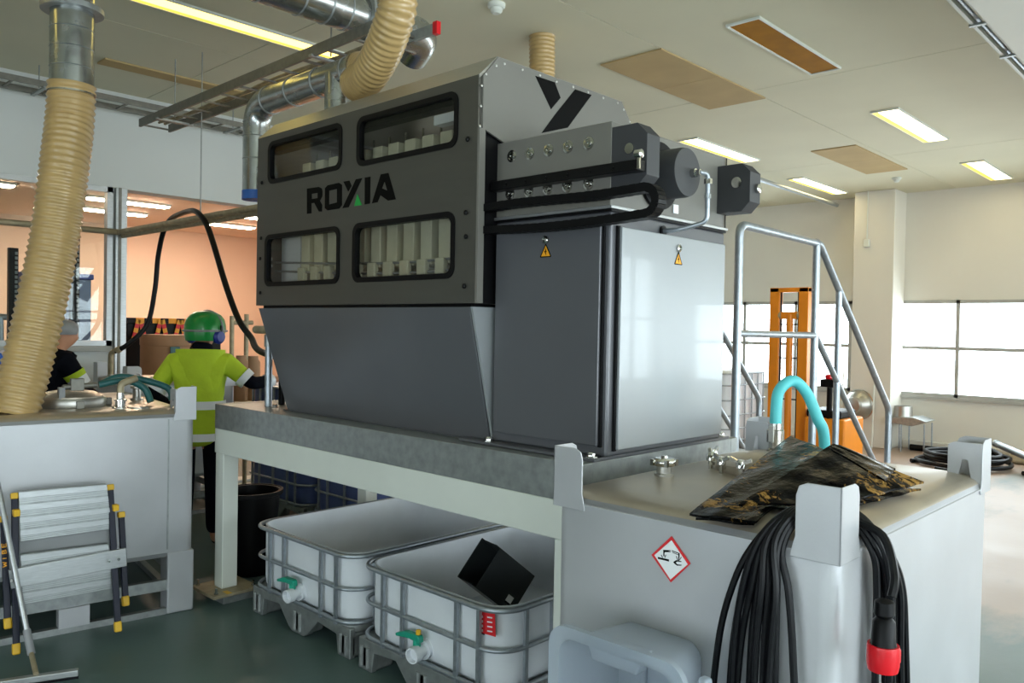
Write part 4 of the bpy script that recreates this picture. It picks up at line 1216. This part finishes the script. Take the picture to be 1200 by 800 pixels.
# black bin behind the leg
bn = thing('black_bin', 'round black bin in the shade beside the table leg', 'bin', (2.76, 5.06, 0))
MB().lathe([(.13, 0), (.15, .02), (.185, .53), (.20, .53), (.20, .56), (.178, .56), (.145, .06), (.02, .05)], (2.76, 5.06, 0), n=36).build('bin_body', M['black'], bn)
MB().lathe([(.198, .535), (.208, .54), (.208, .565), (.198, .565), (.198, .535)], (2.76, 5.06, 0), n=36, caps=False).build('bin_rim', M['black'], bn)

# ================================================================== FOLDED STEPS + SQUEEGEE
eu = Matrix.Rotation(rzL, 3, 'Z') @ V(1, 0, 0)
en = Matrix.Rotation(rzL, 3, 'Z') @ V(0, -1, 0)
p0L = V(2.152, 4.615, 0)
def PL(px, py, off):
    d = (px-600)/FPX*_r - (py-400)/FPX*_u + _f
    t = ((p0L+en*off)-CAM).dot(en)/d.dot(en)
    return CAM+t*d
st = thing('folding_steps', 'folded aluminium step ladder with navy legs leaning on the left tank', 'step ladder', tuple(PL(75, 760, .3)*1.0))
st.location.z = 0; ORG[st.name] = Vector(st.location)
def slab(name, q, off, th, mt_, par, bevel=.003):
    pts = [PL(a, b, off) for a, b in q]
    return MB().prism(pts, -en*th).build(name, mt_, par, bevel)
def tread(q, off):
    t = slab('tread', q, off, .03, M['galv'], st)
    a, b, c, d = [PL(x, y, off+.002) for x, y in q]
    for k in range(4):
        u0, u1 = (k+.08)/4, (k+.5)/4
        MB().prism([a.lerp(d, u0), b.lerp(c, u0), b.lerp(c, u1), a.lerp(d, u1)], en*.003).build('smooth_band', M['alu'], t)
        for q in range(3):
            u = (k+.60+.14*q)/4
            MB().bar(a.lerp(d, u), b.lerp(c, u), .004, .004, up=en).build('tread_rib', M['alu'], t)
    return t
tread([(22, 576), (125, 567), (131, 620), (24, 635)], .17)
tread([(24, 650), (127, 637), (132, 690), (27, 709)], .21)
slab('back_panel', [(22, 634), (128, 618), (128, 642), (24, 656)], .15, .01, M['grey'], st)
slab('crossbar', [(10, 668), (148, 642), (149, 663), (13, 690)], .25, .02, M['alu'], st)
def rail(a, b, oa, ob, w=.028):
    p, q = PL(*a, oa), PL(*b, ob)
    r_ = MB().bar(p, q, .03, w, up=en).build('leg', M['navy'], st, .004)
    return p, q, r_
for a, b, oa, ob in (((17, 580), (19, 758), .13, .30), ((4, 607), (9, 728), .12, .22), ((129, 570), (138, 732), .13, .30), ((142, 602), (147, 702), .12, .22)):
    p, q, r_ = rail(a, b, oa, ob)
    d = (q-p).normalized()
    MB().bar(q-d*.02, q+d*.035, .036, .036, up=en).build('foot_cap', M['yellow'], r_, .008)
    MB().bar(p-d*.012, p+d*.02, .036, .036, up=en).build('end_cap', M['yellow'], r_, .006)
# yellow maker's lettering running up the outer leg
la, lb3 = PL(5.6, 664, .215), PL(4.4, 634, .175)
ld = (lb3-la); lw_ = ld.normalized(); lh = en.cross(lw_).normalized()
if lh.dot(eu) > 0: lh = -lh
GL = {'W': [((0, 1), (.22, 0)), ((.22, 0), (.45, .8)), ((.45, .8), (.68, 0)), ((.68, 0), (.9, 1))], 'I': [((.4, 0), (.4, 1))],
      'B': [((.1, 0), (.1, 1)), ((.1, 1), (.7, .9)), ((.7, .9), (.6, .55)), ((.1, .5), (.6, .55)), ((.6, .55), (.75, .15)), ((.75, .15), (.1, 0))], 'E': [((.1, 0), (.1, 1)), ((.1, 1), (.8, 1)), ((.1, .5), (.7, .5)), ((.1, 0), (.8, 0))]}
for k_, ch in enumerate('WIBE'):
    g_ = MB()
    for (p_, q_) in GL[ch]:
        cv = lambda t: la+ld*((k_+t[0]*.85)/4)+lh*(.018*(t[1]-.5))+en*.002
        g_.bar(cv(p_), cv(q_), .004, .002, up=en)
    g_.build('lettering', M['yelprint'], st)
for a in ((135, 594), (19, 600)):
    q = PL(*a, .17); MB().box(q.x-.015, q.x+.015, q.y-.02, q.y+.02, q.z-.02, q.z+.015).build('hinge_clip', M['yellow'], st, .005)
for a in ((128, 657), (139, 655), (14, 680)):
    MB().lathe([(.008, 0), (.008, .006)], PL(*a, .272), en, 8).build('rivet', M['chrome'], st)

sq = thing('floor_squeegee', 'aluminium floor squeegee leaning by the folding steps', 'squeegee', tuple(P(40, 790, Z=0)))
a, b = P(92, 787, Z=.03), P(-30, 805, Z=.03)
MB().bar(a, b, .035, .03).build('head', M['alu'], sq, .004)
MB().bar(a-V(0, 0, .02), b-V(0, 0, .02), .012, .03).build('rubber_blade', M['rubber'], sq)
jn = a.lerp(b, .42)+V(0, 0, .02)
kn = PL(34, 752, .42); kt = PL(-12, 520, .04)
d = (kt-kn).normalized()
pipe('handle', M['alu'], sq, [kn, kt], .013, 14)
MB().cyl(kn-d*.06, kn+d*.06, .018, 14).build('socket', M['grey'], sq)
MB().cyl(jn, kn-d*.05, .012, 12).build('joint', M['rust'], sq)

# ================================================================== PEOPLE
def skin_obj(name, nodes, edges, material, parent, sub=2, root=0):
    ks = list(nodes)
    me = bpy.data.meshes.new(name)
    me.from_pydata([nodes[k][0] for k in ks], [(ks.index(a), ks.index(b)) for a, b in edges], [])
    o = bpy.data.objects.new(name, me)
    C.objects.link(o)
    o.parent = parent
    ORG[o.name] = Vector((0, 0, 0))
    md_ = o.modifiers.new('skin', 'SKIN')
    md_.use_smooth_shade = True
    for i, k in enumerate(ks):
        r_ = nodes[k][1]
        sv = me.skin_vertices[0].data[i]
        sv.radius = r_ if isinstance(r_, tuple) else (r_, r_)
        sv.use_root = (i == root)
    sb = o.modifiers.new('sub', 'SUBSURF')
    sb.levels = sb.render_levels = sub
    me.materials.append(material)
    return o
def person(label, loc, rz, J, top, pants, sleeve=None, bands=(), scale=1.0):
    """J: joint positions, local x right, y forward, z up"""
    o = thing('person', label, 'person', loc, rz, local=True)
    o.scale = (scale,)*3
    N = {}
    N['pelvis'] = (J['pelvis'], (.13, .10))
    N['belly'] = (J['belly'], (.14, .10)); N['chest'] = (J['chest'], (.16, .11)); N['neck0'] = (J['neck0'], .065)
    N['neck'] = (J['neck'], .056); N['jaw'] = (J['jaw'], (.07, .075)); N['head'] = (J['head'], (.078, .095)); N['crown'] = (J['crown'], (.06, .07))
    E = [('pelvis', 'belly'), ('belly', 'chest'), ('chest', 'neck0'), ('neck0', 'neck'), ('neck', 'jaw'), ('jaw', 'head'), ('head', 'crown')]
    hd = Vector(J['head']); fw = Vector(J['face']).normalized()
    N['nose'] = (hd+fw*.105-V(0, 0, .02), .013); E.append(('head', 'nose'))
    for s_, n in ((-1, 'l'), (1, 'r')):
        for j, r_ in (('sho', .062), ('elb', .042), ('wri', .03), ('palm', (.034, .02))):
            N[n+j] = (J[n+j], r_)
        E += [('chest', n+'sho'), (n+'sho', n+'elb'), (n+'elb', n+'wri'), (n+'wri', n+'palm')]
        w0, p0 = Vector(J[n+'wri']), Vector(J[n+'palm'])
        d = (p0-w0).normalized()
        side = d.cross(V(0, 0, 1))
        side = side.normalized() if side.length > .1 else V(1, 0, 0)
        dn = d.cross(side).normalized()
        if dn.z > 0: dn = -dn
        for k in range(4):
            L_ = (.07, .08, .075, .06)[k]
            q0 = p0+d*.02+side*(.027-.018*k)
            q1 = q0+d*L_*.55+dn*.008
            q2 = q1+d*L_*.35+dn*.03
            N['%sf%da' % (n, k)] = (q1, .009); N['%sf%db' % (n, k)] = (q2, .008)
            N['%sf%d' % (n, k)] = (q0, .010)
            E += [(n+'palm', '%sf%d' % (n, k)), ('%sf%d' % (n, k), '%sf%da' % (n, k)), ('%sf%da' % (n, k), '%sf%db' % (n, k))]
        t0 = w0.lerp(p0, .5)+side*.035
        N[n+'th'] = (t0+d*.03, .011); N[n+'tt'] = (t0+d*.065+dn*.015, .009)
        E += [(n+'wri', n+'th'), (n+'th', n+'tt')]
        for j, r_ in (('hip', .085), ('kne', .06), ('ank', .042), ('toe', .04)):
            N[n+j] = (J[n+j], r_)
        E += [('pelvis', n+'hip'), (n+'hip', n+'kne'), (n+'kne', n+'ank'), (n+'ank', n+'toe')]
    skin_obj('body', N, E, M['skin'], o)
    # shirt
    A = {k: (J[k], r_) for k, r_ in (('chest', (.195, .135)), ('belly', (.185, .135)), ('hem', (.20, .16)), ('neck0', .09), ('lsho', .085), ('rsho', .085))}
    A['lel'] = (Vector(J['lsho']).lerp(Vector(J['lelb']), .85), .068); A['rel'] = (Vector(J['rsho']).lerp(Vector(J['relb']), .85), .068)
    A['upper'] = (Vector(J['chest']).lerp(Vector(J['neck0']), .55), (.15, .10))
    skin_obj('shirt', A, [('chest', 'belly'), ('belly', 'hem'), ('chest', 'upper'), ('upper', 'neck0'), ('upper', 'lsho'), ('upper', 'rsho'), ('lsho', 'lel'), ('rsho', 'rel')], top, o)
    # sleeves
    for n in 'lr':
        a_, b_, c_ = Vector(J[n+'sho']), Vector(J[n+'elb']), Vector(J[n+'wri'])
        skin_obj('sleeve', {'a': (a_.lerp(b_, .6), .058), 'b': (b_, .056), 'c': (c_, .042)}, [('a', 'b'), ('b', 'c')], sleeve or M['navyc'], o)
    # trousers and boots
    T = {'p': (Vector(J['pelvis'])+V(0, 0, .03), (.145, .105))}
    Et = []
    for n in 'lr':
        T[n+'h'] = (J[n+'hip'], .088); T[n+'k'] = (J[n+'kne'], .082); T[n+'a'] = (Vector(J[n+'ank'])+V(0, 0, .02), .07)
        Et += [('p', n+'h'), (n+'h', n+'k'), (n+'k', n+'a')]
        a_ = Vector(J[n+'ank']); t_ = Vector(J[n+'toe'])
        skin_obj('boot', {'a': (a_+V(0, 0, -.005), (.05, .05)), 'm': (a_.lerp(t_, .5)-V(0, 0, .01), (.048, .042)), 't': (t_, (.045, .036))}, [('a', 'm'), ('m', 't')], M['black'], o)
    skin_obj('trousers', T, Et, pants, o)
    for (a_, b_, r1, r2, mt_) in bands:
        a_, b_ = Vector(a_), Vector(b_)
        L_ = (b_-a_).length
        ax = (b_-a_).normalized()
        u_ = V(1, 0, 0) if abs(ax.x) < .8 else V(0, 1, 0)
        e1 = (u_-u_.dot(ax)*ax).normalized(); e2 = ax.cross(e1)
        rr1 = r1 if isinstance(r1, tuple) else (r1, r1); rr2 = r2 if isinstance(r2, tuple) else (r2, r2)
        n = 28
        vs = []
        for (cc, q, s_) in ((a_, rr1, 1), (b_, rr2, 1), (b_, rr2, .96), (a_, rr1, .96)):
            for k in range(n):
                an = 2*PI*k/n
                ca, sa = math.cos(an), math.sin(an)
                vs.append(cc+s_*(q[0]*ca*e1+q[1]*sa*e2))
        fs = [(i*n+k, i*n+(k+1) % n, ((i+1) % 4)*n+(k+1) % n, ((i+1) % 4)*n+k) for i in range(4) for k in range(n)]
        MB().add(vs, fs).build('reflective_band', mt_, o)
    return o
J1 = dict(pelvis=(0, 0, .95), belly=(0, .0, 1.12), chest=(0, .02, 1.33), hem=(0, 0, .76), neck0=(0, .03, 1.49), neck=(.01, .05, 1.53), jaw=(.02, .08, 1.575), head=(.02, .085, 1.635), crown=(.02, .08, 1.695), face=(.5, .85, 0),
          lsho=(-.18, .02, 1.40), lelb=(-.33, -.02, 1.16), lwri=(-.24, .18, 1.04), lpalm=(-.20, .26, 1.02),
          rsho=(.18, .03, 1.40), relb=(.37, .04, 1.24), rwri=(.50, .22, 1.26), rpalm=(.55, .29, 1.27),
          lhip=(-.10, 0, .88), lkne=(-.11, .03, .49), lank=(-.12, .0, .09), ltoe=(-.13, .16, .04), rhip=(.10, 0, .88), rkne=(.11, .05, .49), rank=(.12, .02, .09), rtoe=(.14, .18, .04))
def lerp(a, b, t): return Vector(a).lerp(Vector(b), t)
bands1 = [((0, 0, 1.06), (0, 0, 1.12), (.192, .144), (.190, .142), M['reflect']), ((0, 0, .83), (0, 0, .885), (.205, .165), (.203, .16), M['reflect'])]
for n in 'lr':
    bands1.append((lerp(J1[n+'sho'], J1[n+'elb'], .62), lerp(J1[n+'sho'], J1[n+'elb'], .84), .078, .073, M['reflect']))
    bands1.append((lerp(J1[n+'elb'], J1[n+'wri'], .62), lerp(J1[n+'elb'], J1[n+'wri'], .9), .054, .050, M['reflect']))
p1 = P(243, 362, Z=1.8)
W1 = person('worker in yellow hi-vis shirt and green helmet reaching toward the machine', (2.73, 5.80, 0), R(-38), J1, M['hivis'], M['navyc'], bands=bands1)
# helmet, ear muffs, strap (helmet is worn, child of the person)
hc = Vector(J1['head'])+V(0, -.005, .012)
f_ = Vector(J1['face']).normalized()
r_h = f_.cross(V(0, 0, 1))
hm = MB()
prof_ = [(.132, -.085), (.140, -.05), (.142, -.01), (.140, .03), (.128, .075), (.104, .108), (.066, .13), (.02, .138)]
n = 32
vs = []
for rr_, hh in prof_:
    for k in range(n):
        an = 2*PI*k/n
        lift = .06*max(0, math.cos(an)) if hh < -.02 else 0
        vs.append(hc+f_*(rr_*1.14*math.cos(an))+r_h*(rr_*.98*math.sin(an))+V(0, 0, hh+lift))
fs = [(i*n+k, i*n+(k+1) % n, (i+1)*n+(k+1) % n, (i+1)*n+k) for i in range(len(prof_)-1) for k in range(n)]+[[(len(prof_)-1)*n+k for k in range(n)], list(range(n))[::-1]]
MB().lathe([(.085, 0), (.082, .03), (.074, .06), (.066, .06), (.07, .0)], Vector(J1['neck0'])+V(.003, .01, -.015), (.05, .25, 1), 24, caps=False).build('collar', M['navyc'], W1)
helm = hm.add(vs, fs).build('helmet', M['helmet'], W1, smooth_angle=70)
MB().tube([hc+f_*(.165*math.cos(a))+r_h*(.145*math.sin(a))+V(0, 0, -.012) for a in [2*PI*k/32 for k in range(32)]], .008, 8, closed=True).build('goggle_strap', M['grey'], helm)
for s_ in (-1, 1):
    MB().lathe([(.03, 0), (.052, .008), (.055, .03), (.04, .05), (.01, .055)], hc+r_h*s_*.105-f_*.0+V(0, 0, -.055), r_h*s_, 24).build('ear_muff', M['muff'], helm)
    pipe('muff_arm', M['black'], helm, [hc+r_h*s_*.15+V(0, 0, -.04), hc+r_h*s_*.15+V(0, 0, .03)], .006, 8)
MB().tube([hc+f_*.02+r_h*(.15*math.sin(a))+V(0, 0, .15*math.cos(a)-.01) for a in [R(-100+200*k/20) for k in range(21)]], .007, 8).build('muff_band', M['grey'], helm)

J2 = dict(pelvis=(0, 0, .93), belly=(0, .05, 1.1), chest=(0, .12, 1.29), hem=(0, .02, .88), neck0=(0, .17, 1.43), neck=(0, .2, 1.49), jaw=(0, .24, 1.53), head=(0, .25, 1.59), crown=(0, .25, 1.66), face=(.0, 1, -.3),
          lsho=(-.18, .13, 1.38), lelb=(-.22, .30, 1.16), lwri=(-.12, .48, 1.10), lpalm=(-.10, .56, 1.09),
          rsho=(.18, .13, 1.38), relb=(.24, .26, 1.14), rwri=(.15, .46, 1.05), rpalm=(.13, .54, 1.04),
          lhip=(-.10, 0, .86), lkne=(-.11, .03, .47), lank=(-.12, .0, .09), ltoe=(-.13, .16, .04), rhip=(.10, 0, .86), rkne=(.11, .05, .47), rank=(.12, .02, .09), rtoe=(.14, .18, .04))
b2_ = [((0, .03, 1.04), (0, .045, 1.10), (.195, .148), (.195, .148), M['reflect']), ((0, .025, .99), (0, .03, 1.04), (.193, .147), (.195, .148), M['hivis'])]
for n in 'lr':
    b2_.append((lerp(J2[n+'sho'], J2[n+'elb'], .55), lerp(J2[n+'sho'], J2[n+'elb'], .8), .076, .072, M['reflect']))
    b2_.append((lerp(J2[n+'sho'], J2[n+'elb'], .38), lerp(J2[n+'sho'], J2[n+'elb'], .55), .082, .077, M['hivis']))
W2 = person('worker in dark jacket with hi-vis bands behind the ribbed hose', (1.97, 6.98, 0), R(-75), J2, M['navyc'], M['navyc'], bands=b2_)
hc2 = Vector(J2['head'])
MB().lathe([(.09, -.02), (.10, .01), (.095, .05), (.07, .085), (.02, .1)], hc2+V(0, -.015, .01), n=24).build('hair', M['grey'], W2, label='short grey hair')

# ================================================================== RIGHT SIDE: stair rails, stacker, far corner
ss = thing('platform_stairs', 'galvanised access stairs with tubular handrails behind the tank', 'stairs', (5.0, 2.7, 0))
rp = .024
def railing(y):
    top = fillet([(4.13, y, .02), (4.13, y, 2.30), (5.17, y, 2.285)], .07, 6)
    MB().tube(top, rp, 14).build('handrail', M['galvp'], ss)
    MB().tube(fillet([(5.15, y, 2.29), (5.22, y, 2.28), (6.58, y, 1.12), (6.58, y, .0)], .05, 6), rp, 14).build('handrail', M['galvp'], ss)
    pipe('post', M['galvp'], ss, [(5.165, y, 0), (5.165, y, 2.285)], rp, 14)
    pipe('post', M['galvp'], ss, [(5.55, y, 0), (5.55, y, 2.0)], rp*.9, 14)
    pipe('knee_rail', M['galvp'], ss, [(4.13, y, 1.69), (5.165, y, 1.685)], rp*.85, 14)
    pipe('knee_rail', M['galvp'], ss, [(5.165, y, 1.70), (6.5, y, .56)], rp*.85, 14)
railing(2.2); railing(3.28)
MB().box(3.6, 5.2, 2.24, 3.24, .84, .88).build('platform_deck', M['galv'], ss)
for y in (2.21, 3.27): MB().bar((5.2, y, .86), (6.35, y, .06), .02, .18).build('stringer', M['galv'], ss)
for k in range(4): MB().box(5.28+.26*k, 5.52+.26*k, 2.22, 3.26, .66-.18*k, .69-.18*k).build('step_tread', M['galv'], ss)

sk = thing('pallet_stacker', 'orange pallet stacker with tall mast in front of the windows', 'stacker', (10.5, 4.9, 0))
xk = 10.3
ya_, yb_ = P(901, 400, X=xk).y, P(946, 400, X=xk).y
zt2 = P(920, 337, X=xk).z
for (y, s_) in ((ya_, -1), (yb_, 1)):
    MB().box(xk, xk+.12, min(y, y+s_*.13), max(y, y+s_*.13), .05, zt2).build('mast_post', M['orange'], sk, .008)
MB().box(xk, xk+.1, yb_, ya_, zt2-.06, zt2).build('mast_crossbar', M['orange'], sk, .006)
ym_ = (ya_+yb_)/2
MB().cyl((xk+.05, ym_, .1), (xk+.05, ym_, zt2-.35), .045, 16).build('lift_cylinder', M['orange'], sk)
MB().box(xk+.02, xk+.09, ym_-.12, ym_+.12, zt2-.42, zt2-.32).build('cylinder_head', M['orange'], sk, .01)
for s_ in (-1, 1):
    MB().lathe([(.055, 0), (.055, .03)], (xk+.05, ym_+s_*.13-.015, zt2-.37), (0, 1, 0), 16).build('chain_wheel', M['rust'], sk)
    pipe('lift_chain', M['blackm'], sk, [(xk+.04, ym_+s_*.12, .3), (xk+.04, ym_+s_*.12, zt2-.04)], .012, 8)
for z in (.8, 1.35, 1.8): MB().box(xk+.06, xk+.08, yb_+.13, ya_-.13, z, z+.02).build('guard_bar', M['blackm'], sk)
MB().box(xk-.1, xk+.55, yb_-.55, yb_-.02, .08, .62).build('motor_housing', M['orange'], sk, .03)
MB().box(xk-.1, xk+.4, yb_-.5, yb_-.05, .62, .72).build('battery_cover', M['black'], sk, .02)
MB().box(xk-.05, xk+.4, yb_-.05, yb_+.5, .05, .18).build('chassis', M['orange'], sk, .02)
pipe('tiller', M['black'], sk, [(xk-.05, yb_-.33, .6), (xk-.12, yb_-.36, 1.05)], .035, 12)
MB().box(xk-.2, xk-.06, yb_-.46, yb_-.26, 1.02, 1.12).build('tiller_head', M['black'], sk, .02)
MB().box(xk-.2, xk-.06, yb_-.40, yb_-.32, 1.12, 1.18).build('tiller_button', M['red'], sk, .02)
for y in (yb_-.4, ya_): MB().lathe([(.07, 0), (.07, .05)], (xk, y, .07), (0, 1, 0), 20).build('wheel', M['black'], sk)
for s_ in (-1, 1): MB().box(xk+.5, xk+1.4, ym_+s_*.25-.08, ym_+s_*.25+.08, .05, .11).build('fork', M['orange'], sk, .01)

# far corner: stainless bowl on the pillar, trough on legs, hoses, pipes
bw = P(1006, 474, X=12.47)
o = thing('steel_bowl', 'round stainless bowl hung against the white pillar', 'bowl', (12.5, bw.y, bw.z-.22))
MB().lathe([(.225, 0), (.225, .02), (.20, .06), (.17, .10), (.12, .14), (.11, .20), (.03, .22)], (12.5, bw.y, bw.z), (-1, .15, 0), 36).build('bowl_shell', M['sstl'], o)
MB().lathe([(.225, 0), (.235, .004), (.235, .016), (.225, .02)], (12.5, bw.y, bw.z), (-1, .15, 0), 36).build('bowl_rim', M['chrome'], o)
a = P(1046, 493, X=12.6); b = P(1092, 493, X=12.6)
tg = thing('trough_table', 'shallow metal trough on thin legs below the windows', 'trough', (12.6, (a.y+b.y)/2, 0))
zt3 = a.z
MB().prism([(12.35, a.y, zt3), (12.35, b.y+.2, zt3-.03), (12.35, b.y, zt3+.05), (12.35, b.y+.18, zt3+.10), (12.35, a.y, zt3+.07)], (.45, 0, 0)).build('trough', M['galv'], tg, .008)
MB().lathe([(.14, 0), (.12, .16), (.11, .16), (.12, .02)], (12.55, P(1058, 490, X=12.55).y, zt3+.08), n=28).build('drum_ring', M['sstl'], tg)
for y in (a.y-.05, a.y-.5, b.y+.35):
    for x in (12.4, 12.75): pipe('leg', M['galvp'], tg, [(x, y, 0), (x, y, zt3+.01)], .011, 8)
rc2 = random.Random(9)
def floor_coil(cx, cy, r0, n, label, rt=.028, name='hose_coil', dy=1.0):
    pts = []
    for k in range(n*14):
        a_ = 2*PI*k/14
        rr_ = r0*(1+.12*math.sin(a_*.37+1))*(1-.05*(k/14))
        pts.append((cx+rr_*math.cos(a_)+.03*rc2.uniform(-1, 1), cy+dy*rr_*math.sin(a_), rt+rt*1.7*(k/14)*.8))
    pts += [(cx-r0*1.25, cy-.1, rt), (cx-r0*1.45, cy+.15, rt)]
    pts.insert(0, (cx-r0*.6, cy+dy*r0*1.1, rt))
    return tag(pipe(name, M['rubber'], None, spline(pts, 4), rt, 10), label, 'hose')
floor_coil(11.75, 2.95, .52, 4, 'large coil of black hose on the floor below the windows')
floor_coil(11.75, 1.75, .45, 3, 'black hose coil on the floor beside the grey pipes')
tag(pipe('straight_hose', M['rubber'], None, spline([(12.68, 3.92, .045), (12.68, 3.5, .045), (12.66, 3.1, .045), (12.64, 2.72, .045)], 6), .045, 12), 'thick black hose lying straight along the wall below the trough', 'hose')
gp = thing('steel_pipe', 'short grey steel pipe lying across the black hose coils', 'pipe', (11.93, 2.45, .2))
q0, q1 = V(12.32, 2.73, .262), V(11.55, 2.17, .205)
MB().tube([q0, q1], .045, 16).build('pipe_wall', M['galvp'], gp)
MB().tube([q0+(q0-q1)*.01, q0-(q0-q1)*.05], .05, 16).build('pipe_collar', M['galv'], gp)
sb_ = MB().box(12.42, 12.85, 1.6, 2.6, 0, .16)
tag(sb_.build('beige_sack', mat('sack_beige', '#b8a88a', .9, bump=.4, bscale=12), None, .06, 3), 'flat beige sack on the floor under the window', 'sack')
for (px, x_, z0_, lb_) in ((1022, 12.35, .02, 'thin white rod standing against the right side of the pillar'), (984, 12.3, .02, 'thin white rod standing left of the pillar')):
    q = P(px, 500, X=x_)
    tag(MB().cyl((x_, q.y, 0), (12.46, q.y+.02, 1.15), .012, 8).build('white_rod', M['white'], None), lb_, 'rod')
q = P(1016, 285, X=12.49)
sw = thing('wall_sensor', 'small white box fixed high on the pillar', 'sensor', (12.5, q.y, q.z))
MB().box(12.45, 12.5, q.y-.04, q.y+.04, q.z-.06, q.z+.06).build('sensor_case', M['white'], sw, .01)
pipe('sensor_cable', M['white'], sw, [(12.48, q.y, q.z), (12.48, q.y, ZC)], .008, 8)

# ================================================================== LEFT BACKGROUND (next hall)
# black cabinet with hazard tape
yk = 9.6
x0_, x1_ = P(149, 372, Y=yk).x, P(232, 372, Y=yk).x
zk = P(149, 372, Y=yk).z
kc = thing('black_cabinet', 'black cabinet edged with hazard tape in the peach hall', 'cabinet', ((x0_+x1_)/2, yk, 0))
MB().box(x0_, x1_+.3, yk, yk+.6, 0, zk-.06).build('cabinet_body', M['black'], kc, .01)
for k in range(12):
    w_ = (x1_+.3-x0_)/12
    MB().box(x0_+w_*k, x0_+w_*(k+1), yk-.01, yk+.6, zk-.06, zk).build('hazard_tape', M['yelprint'] if k % 2 else M['black'], kc)
for px in (163, 189, 211):
    q = P(px, 385, Y=yk-.02)
    tp = MB()
    for s_ in (-1, 1):
        for k in range(5):
            MB().bar((q.x+s_*(.01+.012*k), yk-.03, zk-.02-.05*k), (q.x+s_*(.01+.012*(k+1)), yk-.03, zk-.02-.05*(k+1)), .05, .006, up=(0, 1, 0)).build('tape_strip', M['redprint'] if k % 2 else M['yelprint'], kc)
# brown fibre drum
xd, yd = P(199, 400, Y=8.9).x, 8.9
zd = P(199, 392, Y=8.9).z
fd = thing('fibre_drum', 'large brown fibre drum in front of the black cabinet', 'drum', (xd, yd, 0))
MB().lathe([(.30, 0), (.30, zd), (.28, zd), (.02, zd-.02)], (xd, yd, 0), n=40).build('drum_body', M['cardb'], fd)
MB().lathe([(.30, zd-.12), (.305, zd-.115), (.305, zd-.01), (.30, zd)], (xd, yd, 0), n=40).build('drum_band', M['cardb'], fd)
q = P(205, 410, Y=8.6)
MB().box(q.x-.05, q.x+.05, yd-.31, yd-.295, q.z-.035, q.z+.035).build('drum_label', M['tealdk'], fd)
# rack posts, grey-blue cabinet, blue barrel, tubular frame behind the glazing
for (px0, px1, py, lb_) in ((10, 21, 290, 'black perforated post at the far left of the hall'), (83, 93, 272, 'tall black perforated post beside the ribbed hose')):
    a, b = P(px0, py, Y=8.7), P(px1, py, Y=8.7)
    o = thing('perforated_post', lb_, 'post', (a.x, 8.7, 0))
    MB().box(a.x, b.x, 8.68, 8.74, 0, a.z).build('post_channel', M['blackm'], o)
    k = 0
    z = a.z-.05
    while z > 1.45:
        MB().box(a.x+(b.x-a.x)*.62, a.x+(b.x-a.x)*.9, 8.672, 8.68, z-.014, z+.014).build('post_slot', M['grey'], o)
        z -= .045
q = P(52, 325, Y=9.4); q1 = P(33, 325, Y=9.4); q2 = P(78, 325, Y=9.4)
o = thing('process_cabinet', 'blue grey steel cabinet with window behind the glazing', 'cabinet', (q.x, 9.6, 0))
MB().box(q1.x, q2.x+.25, 9.4, 9.9, .7, q.z).build('cabinet_body', M['bluemachine'], o, .01)
MB().box(q1.x-.02, q2.x+.27, 9.38, 9.92, q.z, q.z+.06).build('cabinet_top', mat('cabinet_blue', '#3a4f9a', .4), o, .01)
MB().box(q1.x+.08, q1.x+.16, 9.39, 9.40, 1.6, 2.0).build('cabinet_window', M['whiteprint'], o)
for x in (q1.x+.05, q2.x+.2):
    MB().box(x-.03, x+.03, 9.45, 9.51, 0, .7).build('leg', M['galv'], o)
o = thing('pipe_stand', 'small steel pipe stand in the hall at the far left', 'stand', (P(18, 400, Y=9).x, 9, 0))
a = P(0, 371, Y=9); b = P(45, 373, Y=9); c = P(30, 400, Y=9)
pipe('stand_bar', M['galvp'], o, [a, b], .03, 10)
pipe('stand_bar', M['galvp'], o, [a+V(.1, 0, 0), c], .025, 10)
pipe('stand_leg', M['galvp'], o, [(b.x-.03, 9, 0), b], .03, 10)
pipe('stand_leg', M['galvp'], o, [(a.x+.03, 9, 0), a], .03, 10)
q = P(-2, 412, Y=6.45)
o = thing('lidded_container', 'pale container with a blue lid at the far left behind the tank', 'container', (q.x, 6.45, 0))
MB().box(q.x-.28, q.x+.22, 6.22, 6.7, 0, q.z-.15).build('container_body', M['hdpe'], o, .03, 3)
MB().box(q.x-.30, q.x+.24, 6.20, 6.72, q.z-.15, q.z).build('lid', mat('lid_blue', '#1f58b5', .4), o, .03, 3)
# tubular frame with jars between worker and machine
o = thing('sampling_frame', 'brass coloured tubular frame with jars behind the worker', 'frame', (4.0, 7.55, 0))
XQ = 3.55
for px, py in ((272, 370), (289, 368)):
    a = P(px, py, Y=7.55)
    pipe('frame_tube', M['rust'], o, [(a.x, 7.55, 0), a], .022, 10)
a, b = P(272, 378, Y=7.55), P(296, 378, Y=7.55)
pipe('frame_tube', M['rust'], o, [a, b], .022, 10)
a, b = P(268, 470, Y=7.55), P(306, 470, Y=7.55)
MB().box(a.x, b.x+.2, 7.4, 7.72, a.z-.03, a.z).build('frame_shelf', M['rust'], o)
for px in (282, 296):
    q = P(px, 470, Y=7.55)
    MB().lathe([(.07, 0), (.07, .40), (.05, .43), (.05, .46), (.02, .46)], (q.x, 7.55, q.z), n=20).build('jar', M['cardb'], o)
